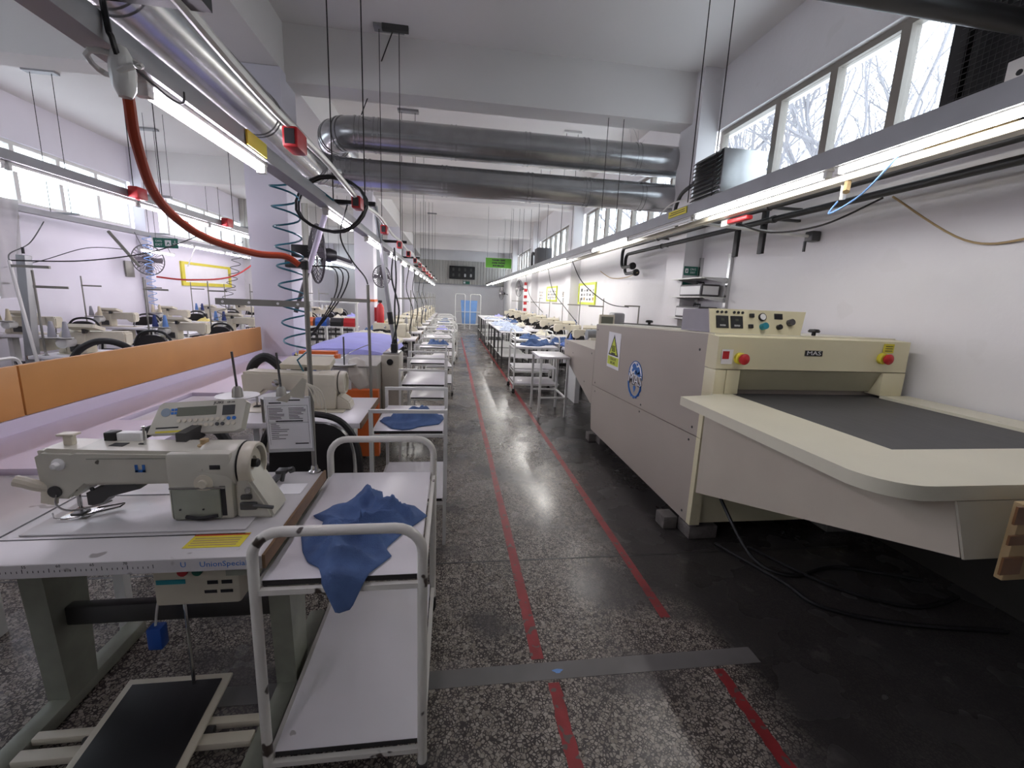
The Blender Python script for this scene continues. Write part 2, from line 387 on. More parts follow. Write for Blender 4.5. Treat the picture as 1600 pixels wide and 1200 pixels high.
# ================================================================== CEILING SERVICES
def tube_light(x, y, L, z, mat, label, group, lit=True):
    t = thing('tube_light', label, 'lamp', (x, y+L/2, z), 0, group)
    obj('batten', B().rbox(x-.018, x+.018, y, y+L, z+.012, z+.034, .004), WHITEC, t)
    mat = TUBEF if y > 6.5 and x > -2 else mat
    obj('lamp_tube', B().cone((x, y+.03, z), (x, y+L-.03, z), .0135, n=6, cap=False), mat if lit else WINK, t)
    for q in (y+.005, y+L-.03): obj('end_cap', B().rbox(x-.016, x+.016, q, q+.025, z-.016, z+.014, .003), WHITEC, t)
    return t
def hanger(x, y, zb, half, label, group, plate=True):
    t = thing('ceiling_hanger', label, 'hanger', (x, y, ZC), 0, group)
    obj('ceiling_plate', B().box(x-half*1.5, x+half*1.5, y-.05, y+.05, ZC-.03, ZC), WHITEC if plate else TRUNK, t)
    for sx in (-half, half): obj('wire', B().cone((x+sx, y, ZC-.02), (x+sx, y, zb), .004, n=5), WIRE, t)
    return t
# trunking along the machine-side wall
rt = thing('light_trunking', 'long grey trunking carrying tube lamps along the window wall', 'trunking', (1.8, 10, 2.185))
obj('channel', B().box(1.765, 1.875, .2, 23.2, 2.19, 2.256).box(1.765, 1.772, .2, 23.2, 2.17, 2.19), TRUNK, rt)
obj('cable_tray', B().box(1.90, 1.96, .2, 21, 2.135, 2.165), MACHC, rt)
rnd = random.Random(2)
for i, y in enumerate((.8, 2.03, 3.26, 4.49, 5.72, 6.97, 8.2, 9.43, 10.66, 11.9, 13.1, 14.35, 15.6, 16.8, 18.0, 19.25, 20.5, 21.75)):
    tube_light(1.80, y, 1.2, 2.153, TUBEW, ('unlit' if i in (2, 4) else 'lit')+' white tube lamp, %s on the window-wall trunking' % NTH[i], 'tube lamps along the window wall', i not in (2, 4))
for i, y in enumerate((1.25, 3.2, 5.16, 7.11, 9.06, 11.0, 12.95, 14.9, 16.85)):
    hanger(1.8, y, 2.25, .09, 'thin wire ceiling hanger, %s along the window-wall trunking' % NTH[i], 'hangers of the window-wall trunking')
def marker(x, y, z, sy, label, flip=1):
    b = B().box(x-.003, x+.003, y, y+sy, z, z+.048); t = obj('yellow_sticker', b, YEL, label=label, cat='sticker')
    obj('printed_line', B().box(x-.0045, x-.003, y+.02, y+sy-.02, z+.015, z+.02), INK, t); obj('printed_line', B().box(x-.0045, x-.003, y+.02, y+sy-.04, z+.03, z+.035), INK, t); return t
marker(1.761, 3.3, 2.2, .28, 'yellow warning sticker on the trunking below the louvred unit')
# trunking above the aisle row of machines
lt = thing('light_trunking', 'low grey trunking with tube lamps above the aisle row', 'trunking', (-.72, 9, 1.97))
obj('channel', B().box(-.765, -.70, -.4, 20, 1.977, 2.03), TRUNK, lt)
pts = [(-.53, .4+.28*i, 2.032+.012*math.sin(i*1.3)+.008*math.sin(i*.7)) for i in range(58)]
obj('white_conduit', B().tube(smooth(pts, 3), .013, 8), WHITEC, lt)
for i, y in enumerate((1.25, 2.80, 4.05, 5.43, 6.7, 7.95, 9.2, 10.5, 11.8, 13.1, 14.4, 15.8, 17.2, 18.6, -.15)):  # last lamp is added out of view to brighten the near tables
    tube_light(-.735, y, .70, 1.953, TUBEL, 'lit white tube lamp, %s on the aisle trunking' % NTH[i], 'tube lamps above the aisle row')
for i, y in enumerate((1.05, 3.0, 4.96, 6.91, 8.86, 10.8, 12.75, 14.7)):
    h = hanger(-.64, y, 2.05, .095, 'thin wire ceiling hanger, %s along the aisle trunking' % NTH[i], 'hangers of the aisle trunking', False)
    obj('cross_bar', B().box(-.80, -.48, y-.02, y+.02, 2.035, 2.06), BLACK, h)
for i, y in enumerate((1.62, 2.62, 3.62, 4.65, 5.6, 6.6, 7.6, 8.7, 9.8, 11, 12.2)):
    t = obj('socket_box', B().rbox(-.55, -.50, y, y+.10, 1.955, 2.02, .008), REDP, label='red socket box, %s along the aisle power rail' % NTH[i], cat='socket', group='red socket boxes on the aisle rail')
    obj('socket_face', B().box(-.54, -.51, y-.004, y, 1.965, 2.01), BLACK, t)
marker(-.695, 1.72, 1.98, .16, 'small yellow sticker on the low aisle trunking')
for x, zt, ys, nm, gl in ((-2.88, 2.21, [2.25, 3.47, 4.69, 5.91, 7.13, 8.35, 9.57, 10.8, 12.0, 13.2, 14.4, 16.0, 17.6, 19.2, 20.8], 'trunking beyond the pillars', 'tube lamps beyond the pillars'), (-5.1, 2.25, [8.6, 9.82, 11.04, 12.26], 'trunking by the far window wall', 'tube lamps by the far window wall')):
    tr = thing('light_trunking', 'grey '+nm+' with tube lamps', 'trunking', (x, 9, zt+.03))
    obj('channel', B().box(x-.05, x+.05, 1.0, 22.5 if x > -4 else 14.3, zt+.035, zt+.10), TRUNK, tr)
    for i, y in enumerate(ys): tube_light(x, y, 1.2, zt, TUBEL, 'lit tube lamp, %s on the %s' % (NTH[i], nm), gl)
    for i, y in enumerate((2.9, 4.86, 6.81, 8.72, 10.7, 12.65)):
        h = hanger(x, y, zt+.1, .12, 'wire ceiling hanger, %s along the %s' % (NTH[i], nm), 'hangers of the '+nm, False)
        obj('cross_bar', B().box(x-.2, x+.2, y-.02, y+.02, zt+.10, zt+.125), TRUNK, h)
    for i, y in enumerate((4.5, 6.1, 7.7) if x > -4 else ()):
        obj('socket_box', B().rbox(x+.05, x+.13, y, y+.14, zt+.03, zt+.13, .01), REDP, label='red socket box, %s on the trunking beyond the pillars' % NTH[i], cat='socket', group='red socket boxes beyond the pillars')
# ventilation ducts
def duct(name, label, path, r, bands, loc):
    t = thing(name, label, 'duct', loc)
    obj('pipe', B().tube(path, r, 32), DUCTM, t, ang=50)
    for p, d in bands:
        p = Vector(p); d = Vector(d)
        for q in (-.025, .025): obj('band', B().cone(p+d*(q-.008), p+d*(q+.008), r+.006, n=32, cap=True), DUCTM, t)
    return t
EL = .34
el = [(-1.49+EL-EL*math.cos(a), 5.5-EL+EL*math.sin(a), 2.815) for a in [i*PI/2/6 for i in range(7)]]
duct('ventilation_duct', 'round steel duct running above the aisle then turning under the beam', [(-1.49, -2.5, 2.815)]+el+[(2.9, 5.5, 2.815)], .165,
     [((-1.49, y, 2.815), (0, 1, 0)) for y in (.9, 2.4, 3.9)]+[((x, 5.5, 2.815), (1, 0, 0)) for x in (-.95, -.1, .9, 1.6, 2.3)]+[(el[0], (0, 1, 0)), (el[2], (.5, .85, 0)), (el[4], (.85, .5, 0)), (el[6], (1, 0, 0))], (-1.49, 2, 2.65))
el2 = [(-1.05-EL*math.sin(a), 5.5+EL-EL*math.cos(a), 3.235) for a in [i*PI/2/6 for i in range(7)]]
duct('ventilation_duct', 'upper round steel duct crossing the hall under the beam', [(2.9, 5.5, 3.235)]+el2+[(-1.39, 6.3, 3.235)], .178,
     [((x, 5.5, 3.235), (1, 0, 0)) for x in (-.85, 0, .85, 1.55, 2.2)]+[(el2[0], (1, 0, 0)), (el2[2], (-.85, .5, 0)), (el2[4], (-.5, .85, 0)), (el2[6], (0, 1, 0))], (0, 5.5, 3.06))
t = thing('duct_hanger', 'slanting wire and rod holding the duct elbow', 'hanger', (-.6, 4.95, ZC))
obj('rod', B().cone((-.60, 4.95, 4.02), (-1.0, 5.4, 3.40), .006, n=6), WIRE, t); obj('ceiling_plate', B().box(-.7, -.45, 4.9, 4.95, 4.0, ZC), DSTEEL, t)
# black steam pipes on the window wall
for z, xx, lb in ((2.335, 2.60, 'upper black steam pipe running along the window wall'), (2.245, 2.66, 'lower black steam pipe running along the window wall')):
    t = thing('steam_pipe', lb, 'pipe', (xx, 3, z))
    obj('pipe', B().tube([(xx, -.5, z), (xx, 6.6, z)]+arc((xx, 6.6, z-.09), .09, PI/2, 0, 6, 'yz')+[(xx, 6.69, z-.20)]+arc((xx, 6.60, z-.20), .09, 0, -PI/2, 6, 'yz')+[(xx, 6.3, z-.29)], .024, 12), BLACK, t)
    obj('flange', B().cone((xx, 6.28, z-.29), (xx, 6.24, z-.29), .05, n=14), BLACK, t)
    for y in (1.5, 3.5, 5.5): obj('clamp', B().cone((xx, y, z), (xx, y+.03, z), .031, n=12).box(xx, XR, y, y+.03, z-.01, z+.01), DSTEEL, t)
for i, (y, z0) in enumerate(((4.06, 1.99), (3.70, 1.985))):
    t = obj('steel_strap', B().rbox(2.70, 2.73, y-.03, y+.03, z0, 2.36, .004), BLACK, label='%s black steel strap hanging from the steam pipes' % ('wider' if i == 0 else 'narrower'), cat='strap')
# grey-white bracket pole under trunking
t = thing('wall_bracket', 'white horizontal bracket rod with clamp above the press', 'bracket', (2.3, 3.3, 2.1))
obj('rod', B().cone((1.93, 3.45, 2.16), (2.84, 3.3, 2.09), .012, n=8), WHITEC, t); obj('clamp', B().rbox(2.82, 2.9, 3.26, 3.34, 2.05, 2.13, .01).cone((2.80, 3.3, 2.05), (2.80, 3.3, 1.97), .012, n=6), DSTEEL, t)
t = thing('valve', 'small red valve on the pipe under the trunking', 'valve', (1.99, 3.0, 2.1))
obj('handle', B().rbox(1.96, 2.01, 2.86, 3.08, 2.095, 2.125, .008), REDP, t); obj('body', B().rbox(1.965, 2.005, 3.08, 3.16, 2.085, 2.135, .008), WHITEC, t)
# louvred ventilation unit at the window
t = thing('louvred_unit', 'grey steel ventilation unit with louvres in the window opening', 'ventilation unit', (2.6, 4.0, 2.5))
obj('casing', B().rbox(2.45, 2.89, 4.02, 4.50, 2.53, 2.94, .006), GALV, t)
for i in range(10):
    z = 2.55+i*.039; obj('louvre', B().add([(2.415, 4.04, z), (2.415, 4.49, z), (2.448, 4.49, z+.03), (2.448, 4.04, z+.03), (2.42, 4.04, z-.004), (2.42, 4.49, z-.004), (2.449, 4.49, z+.026), (2.449, 4.04, z+.026)], [(0, 1, 2, 3), (7, 6, 5, 4), (0, 4, 5, 1), (1, 5, 6, 2), (2, 6, 7, 3), (3, 7, 4, 0)]), DSTEEL, t)
obj('hose', B().tube(smooth([(2.47, 4.5, 2.75), (2.45, 4.75, 2.68), (2.5, 4.95, 2.5), (2.6, 5.0, 2.35)], 5), .02, 8), BLACK, t)
obj('cable', B().tube(smooth([(2.45, 4.45, 2.58), (2.38, 4.75, 2.60), (2.33, 4.95, 2.5), (2.36, 4.97, 2.38)], 5), .008, 6), WHITEC, t)
t = thing('louvred_unit', 'small dark box unit by the windows beyond the ducts', 'ventilation unit', (2.6, 13.1, 2.5))
obj('casing', B().rbox(2.45, 2.88, 12.9, 13.4, 2.5, 3.0, .02), FANM, t); obj('hose', B().tube(smooth([(2.5, 13.4, 2.8), (2.45, 13.7, 2.9), (2.5, 14.0, 2.5)], 5), .04, 8), BLACK, t)
# exhaust fan with wire mesh in the nearest window and the pipe in front of it
t = thing('exhaust_fan', 'black exhaust fan behind wire mesh in the nearest window', 'fan', (2.75, 1.6, 2.5))
obj('housing', B().box(2.74, 2.79, 1.0, 2.40, 2.50, 2.58).box(2.74, 2.79, 1.0, 2.40, 3.35, 3.43).box(2.74, 2.79, 1.0, 1.08, 2.58, 3.35).box(2.74, 2.79, 2.32, 2.40, 2.58, 3.35).box(2.86, 2.90, 1.0, 2.40, 2.5, 3.43), BLACK, t)
obj('shroud', B().lathe([(.36, -.04), (.40, -.05), (.40, .06), (.37, .06)], (2.82, 1.70, 2.98), 0, 28), FANM, t)
for i in range(6):
    a = i*PI/3; T = Matrix.Translation((2.84, 1.70, 2.98)) @ Matrix.Rotation(a, 4, 'X') @ Matrix.Rotation(.5, 4, 'Z')
    obj('blade', B().rbox(-.004, .004, -.07, .07, .05, .34, .003, T=T), DSTEEL, t)
mb = B()
for i in range(1, 28): mb.cone((2.735, 1.06, 2.56+.03*i), (2.735, 2.35, 2.56+.03*i), .0018, n=4, cap=False)
for i in range(1, 43): mb.cone((2.737, 1.05+.03*i, 2.56), (2.737, 1.05+.03*i, 3.38), .0018, n=4, cap=False)
obj('wire_mesh', mb, DSTEEL, t, kind='stuff')
t = obj('cross_pipe', B().cone((1.2, 1.9, 2.83), (2.95, 1.9, 2.80), .046, n=18), DSTEEL, label='dark steel pipe crossing in front of the exhaust fan', cat='pipe')
t = thing('socket_box', 'white socket outlet box on the fan frame', 'socket', (2.72, 1.95, 2.6))
obj('box', B().rbox(2.69, 2.735, 1.86, 2.06, 2.60, 2.74, .006), WHITEC, t)
for i in range(3): obj('socket_hole', B().cone((2.688, 1.90+.05*i, 2.67), (2.692, 1.90+.05*i, 2.67), .014, n=10), BLACK, t)
t = thing('rag', 'crumpled pale rag wedged beside the fan frame', 'rag', (2.7, 2.2, 2.43))
rb = B(); rnd = random.Random(4)
for i in range(5): rb.lathe([(.0, -.05), (.035, -.03), (.05, 0), (.03, .035), (0, .05)], (2.66+.02*rnd.random(), 1.98+.085*i, 2.44+rnd.uniform(-.02, .02)), 1, 8)
obj('cloth', rb, CARD, t)
# hanging cables along the window wall
def cable(pts, r, mat, label, sub=8): return obj('cable', B().tube(smooth(pts, sub), r, 6), mat, label=label, cat='cable')
cable([(2.0, 3.0, 2.09), (2.2, 2.92, 2.03), (2.4, 2.7, 2.06), (2.6, 2.5, 2.2)], .006, WIRE, 'black cable sagging from the trunking to the pipes')
cable([(2.62, 2.46, 2.2), (2.86, 2.2, 1.93), (2.87, 1.9, 1.91), (2.87, 1.55, 2.0), (2.88, 1.2, 2.15)], .006, CARD, 'thin brown cable sagging along the window wall')
cable([(1.84, 1.7, 2.19), (1.96, 2.0, 2.07), (2.0, 2.22, 2.02), (2.02, 2.2, 2.08)], .005, LBLUE, 'pale blue cable looping below the nearest lamp')
t = thing('hose_coupling', 'brass and white hose couplings hanging under the trunking', 'coupling', (1.93, 2.1, 2.06))
obj('body', B().cone((1.95, 2.1, 2.135), (1.97, 2.12, 2.07), .014, n=10), WHITEC, t); obj('nut', B().cone((1.92, 2.05, 2.13), (1.90, 2.03, 2.08), .016, n=6), CARD, t)

# ================================================================== FUSING PRESS
fp = thing('fusing_press', 'large beige and cream fusing press with conveyor belt by the wall', 'press machine', (2.2, 3.4, .12))
prof = [(2.44, .125), (2.42, 1.335), (4.50, 1.268), (4.50, 1.0), (5.78, .99), (5.74, .78), (4.53, .40), (4.46, .14)]
obj('body', B().prism(prof, 0, 1.553, 2.80), BEIGE, fp)
up = obj('side_panel', B().prism([(2.43, .703), (2.42, 1.342), (4.505, 1.272), (4.505, .622)], 0, 1.535, 1.553), BEIGE, fp)
lo = obj('side_panel', B().prism([(2.44, .118), (2.43, .697), (4.505, .616), (4.505, .40), (4.45, .135)], 0, 1.535, 1.553), BEIGE, fp)
obj('side_panel', B().prism([(4.511, 1.0), (5.79, .995), (5.745, .775), (4.53, .405), (4.511, .42)], 0, 1.535, 1.553), BEIGE, fp)
for (y, z) in ((2.50, .745), (2.52, .655), (3.27, .70), (3.28, .64), (4.42, .66), (4.40, .57), (2.52, 1.24), (4.45, 1.22), (4.6, .95), (5.65, .95), (4.8, .6), (2.5, .17)):
    obj('screw', B().cone((1.532, y, z), (1.536, y, z), .008, n=8), DSTEEL, fp)
obj('top_cover', B().prism([(2.42, 1.342), (2.42, 1.352), (4.50, 1.284), (4.50, 1.272)], 0, 1.56, 2.80), TRAYW, fp)
obj('top_rod', B().cone((1.75, 2.9, 1.352), (1.75, 4.42, 1.30), .007, n=6), DSTEEL, fp)
for p in ((1.75, 3.72, 1.325), (2.25, 2.46, 1.352)): obj('clamp_knob', B().cone(p, (p[0], p[1], p[2]+.02), .012, n=10).lathe([(0, .02), (.03, .02), (.034, .028), (.026, .04), (0, .042)], p, 2, 12), BLACK, fp)
# hood
hd = obj('hood', B().prism([(2.44, 1.345), (2.33, 1.338), (2.325, 1.15), (2.36, 1.145), (2.44, 1.15)], 0, 1.53, 2.81), CREAM, fp)
obj('hood_post', B().rbox(1.53, 1.60, 2.325, 2.44, .953, 1.145, .004).box(1.533, 1.60, 2.392, 2.436, .703, .953), CREAM, fp); obj('hood_post', B().rbox(1.604, 1.69, 2.325, 2.44, 1.0, 1.145, .004), CREAM, fp)
obj('hood_post', B().rbox(2.655, 2.815, 2.325, 2.44, 1.0, 1.145, .004), CREAM, fp)
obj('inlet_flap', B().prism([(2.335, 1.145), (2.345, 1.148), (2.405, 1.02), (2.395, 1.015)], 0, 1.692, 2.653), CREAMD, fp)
# name plate MAS
FX = frame(Vector((2.15, 2.326, 1.255)), (1, 0, 0), (0, 0.03, 1))
npl = obj('name_plate', B().box(-.058, .058, -.016, .016, 0, .002, T=FX), BLACK, fp)
text('lettering', 'MAS', .034, FX @ Matrix.Translation((0, 0, .003)), WINK, npl, sx=1.5)
yp = obj('rating_plate', B().box(2.62, 2.69, 2.322, 2.326, 1.27, 1.325), YEL, fp)
for i in range(3): obj('printed_line', B().box(2.63, 2.68, 2.3205, 2.3225, 1.28+.014*i, 1.284+.014*i), INK, yp)
for x, z in ((1.67, 1.215), (2.62, 1.235)):
    e = obj('stop_button', B().lathe([(.034, 0), (.034, -.02), (.028, -.026)], (x, 2.327, z), 1, 18), YEL, fp)
    obj('red_mushroom', B().lathe([(.016, -.02), (.016, -.035), (.03, -.04), (.032, -.052), (.02, -.062), (0, -.064)], (x, 2.327, z), 1, 18), REDP, e)
stk = obj('sticker', B().box(1.555, 1.625, 2.321, 2.324, 1.18, 1.265), PAPER, fp)
obj('print_patch', B().box(1.56, 1.60, 2.3195, 2.3212, 1.21, 1.255), REDP, stk)
# belt and tray
obj('conveyor_belt', B().box(1.60, 2.72, 1.32, 2.42, .965, .984), BELT, fp)
cx = [(1.29, 2.25), (1.29, 1.18)]+[(1.29+.16-.16*math.cos(a), 1.20-.16*math.sin(a)) for a in [i*PI/2/7 for i in range(1, 8)]]+[(2.87, 1.035), (2.87, 2.33), (2.665, 2.33), (2.665, 1.362), (1.66, 1.362), (1.66, 2.33), (1.52, 2.33), (1.52, 2.30)]
obj('tray_rim', B().prism(cx, 2, .952, 1.0), TRAYW, fp, ang=40)
obj('chute', B().prism([(2.39, .952), (2.38, .352), (1.0, .785), (1.05, .952)], 0, 1.54, 2.80), M('tray_side_enamel', (.52, .46, .38), .4, var=.05), fp)
obj('corner_post', B().box(1.533, 1.60, 2.392, 2.436, .12, .70), CREAM, fp)
obj('base_panel', B().box(1.60, 2.78, 2.43, 2.47, .115, .40), CREAM, fp)
for x in (1.63, 2.7):
    for y in (2.52, 4.38): obj('levelling_foot', B().lathe([(.02, .14), (.02, .115), (.075, .112), (.08, .095), (.06, .09)], (x, y, .0), 2, 16), DSTEEL, fp)
ww = obj('stretch_wrap', B().prism([(1.045, .95), (.992, .785), (.985, .788), (1.038, .95)], 0, 1.535, 2.3), WRAP, fp)
# control box
cb = obj('control_box', B().prism([(2.46, 1.352), (2.50, 1.492), (2.80, 1.485), (2.80, 1.345)], 0, 1.55, 2.14), M('grey_lilac_side', (.36, .34, .37), .5), fp)
cbp = obj('control_panel', B().add([(1.548, 2.452, 1.352), (2.15, 2.452, 1.348), (2.20, 2.492, 1.495), (1.548, 2.492, 1.495), (1.548, 2.462, 1.352), (2.15, 2.462, 1.348), (2.20, 2.502, 1.495), (1.548, 2.502, 1.495)], [(0, 1, 2, 3), (7, 6, 5, 4), (0, 4, 5, 1), (1, 5, 6, 2), (2, 6, 7, 3), (3, 7, 4, 0)]), CREAM, fp)
PX = frame(Vector((1.548, 2.452, 1.352)), (1, 0, 0), (0, .04, .143))
def onp(u, v, d=0.): return PX @ Vector((u, v, d))
def pdisc(nm, u, v, r, d, mat): return obj(nm, B().cone(onp(u, v, 0), onp(u, v, d), r, n=16), mat, cbp)
for u in (.05, .078, .106, .16, .188, .216): pdisc('indicator_lamp', u, .128, .008, .006, BLACK)
for u in (.04, .135):
    d = obj('counter_display', B().box(u, u+.078, .03, .105, 0, .006, T=PX), BLACK, cbp)
    text('lettering', '0000', .016, PX @ Matrix.Translation((u+.039, .045, .0065)), WINK, d, sx=1.2); text('lettering', '00', .02, PX @ Matrix.Translation((u+.039, .08, .0065)), LCD, d)
for u, v in ((.26, .112), (.25, .045)): obj('rocker_switch', B().rbox(u, u+.03, v-.012, v+.012, 0, .012, .003, T=PX), BLACK, cbp)
g = pdisc('pressure_gauge', .345, .105, .024, .012, BLACK); obj('gauge_dial', B().cone(onp(.345, .105, .012), onp(.345, .105, .0135), .019, n=18), PAPER, g)
pdisc('blue_knob', .345, .045, .02, .035, M('teal_plastic', (.02, .25, .33), .4))
obj('meter_window', B().box(.43, .485, .095, .13, 0, .004, T=PX), BLACK, cbp)
pdisc('grey_knob', .53, .075, .02, .03, FANM); pdisc('key_switch', .455, .045, .016, .02, BLACK)
# warning sign and globe logo on the side panel (face looks to -x)
SX = frame(Vector((1.534, 3.955, 1.06)), (0, -1, 0), (0, -.08, 1))
ws = obj('warning_sign', B().box(-.155, .155, -.17, .17, 0, .002, T=SX), PAPER, up)
def tri(s, y0, z0, z1): return B().prism([(-s, y0-s*.55), (s, y0-s*.55), (0, y0+s*1.05)], 2, z0, z1, T=SX)
obj('warning_triangle', tri(.125, .02, .002, .003), INK, ws); obj('warning_triangle', tri(.098, .018, .003, .004), YELG, ws)
for dx in (-.03, 0, .03): obj('heat_mark', B().tube([SX @ Vector((dx+.008*math.sin(k_*1.6), -.01+.014*k_, .0048)) for k_ in range(5)], .004, 5), INK, ws)
obj('heat_mark', B().box(-.05, .05, -.035, -.022, .004, .005, T=SX), INK, ws)
obj('caption_strip', B().box(-.14, .14, -.14, -.06, .002, .003, T=SX), YELG, ws)
text('lettering', 'DİKKAT', .034, SX @ Matrix.Translation((0, -.083, .0035)), INK, ws, sx=1.3); text('lettering', 'SICAK', .034, SX @ Matrix.Translation((0, -.118, .0035)), INK, ws, sx=1.3)
LX = frame(Vector((1.534, 3.42, .90)), (0, -1, 0), (0, -.05, 1))
lg = obj('globe_logo', B().prism([(.13*math.cos(a), .01+.125*math.sin(a)) for a in [i*PI/14 for i in range(15)]], 2, 0, .001, T=LX), PAPER, up)
rn = random.Random(9)
for (cx_, cy_, rr) in ((-.03, .085, .045), (.04, .06, .05), (.07, .035, .035), (.0, .04, .03), (-.06, .05, .02), (.02, .11, .018)):
    obj('globe_land', B().prism([(cx_+rr*rn.uniform(.75, 1.1)*math.cos(i*PI/7), cy_+rr*.7*rn.uniform(.75, 1.1)*math.sin(i*PI/7)) for i in range(14)], 2, .001, .0018, T=LX), BLUEI, lg)
obj('globe_outline', B().tube([LX @ Vector((.13*math.cos(a), .01+.125*math.sin(a), .002)) for a in [-.1+i*(PI+.2)/20 for i in range(21)]], .004, 5), BLUEI, lg)
obj('gear_arc', B().tube([LX @ Vector((.125*math.cos(a), -.04+.125*math.sin(a), .002)) for a in [-PI+.1+i*(PI-.2)/20 for i in range(21)]], .008, 5), BLUEI, lg)
for i in range(7):
    a = -PI+.35+i*(PI-.7)/6; obj('gear_tooth', B().box(-.012, .012, .12, .142, .0005, .003, T=LX @ Matrix.Translation((0, -.04, 0)) @ Matrix.Rotation(a-PI/2, 4, 'Z')), BLUEI, lg)
obj('heart_mark', B().prism([(-.025, -.085), (0, -.13), (.025, -.085), (.012, -.07), (0, -.078), (-.012, -.07)], 2, .0005, .002, T=LX), BLUEI, lg)
text('lettering', 'MAS', .125, LX @ Matrix.Translation((0, -.025, .0008)), M('logo_grey', (.10, .09, .10), .6), lg, sx=1.15, off=.007)
text('lettering', 'MAS', .125, LX @ Matrix.Translation((0, -.025, .0021)), PAPER, lg, sx=1.15, off=-.001)
# blocks below, board at the tray end, cables
for i, (x, y, lb) in enumerate(((1.66, 2.50, 'concrete block under the near corner foot of the press'), (1.69, 4.36, 'concrete block under the rear foot of the press'), (1.50, 2.62, 'broken concrete block beside the near corner foot'), (1.56, 4.47, 'broken concrete block beside the rear foot'), (2.70, 2.52, 'concrete block under the press foot by the wall'))):
    s_ = (.10, .075) if i in (0, 1, 4) else (.05, .06)
    obj('concrete_block', B().rbox(x-s_[0], x+s_[0], y-s_[1], y+s_[1], 0, .09, .008), CONC, label=lb, cat='block', group='blocks under the press')
bd = thing('taped_board', 'tan board with brown tape leaning on the tray end', 'board', (1.95, .98, .70))
obj('board', B().rbox(1.625, 2.35, .945, .968, .74, .985, .004), CARD, bd)
for z, dz in ((.925, .055), (.86, .03), (.765, .055)): obj('tape_strip', B().box(1.60, 1.67, .938, .944, z, z+dz), TAPE, bd)
for i, pp in enumerate(([(1.9, 2.3, .01), (2.1, 1.9, .012), (2.4, 1.7, .012), (2.75, 1.75, .012)], [(1.75, 2.45, .3), (1.8, 2.15, .05), (1.95, 2.0, .012), (2.3, 2.05, .012), (2.7, 1.9, .012)], [(1.7, 2.35, .01), (1.85, 1.95, .012), (1.9, 1.75, .012), (2.2, 1.6, .012), (2.7, 1.5, .012)])):
    cable(pp, .011, BLACK, 'black power cable, %s of those on the floor under the press tray' % NTH[i])

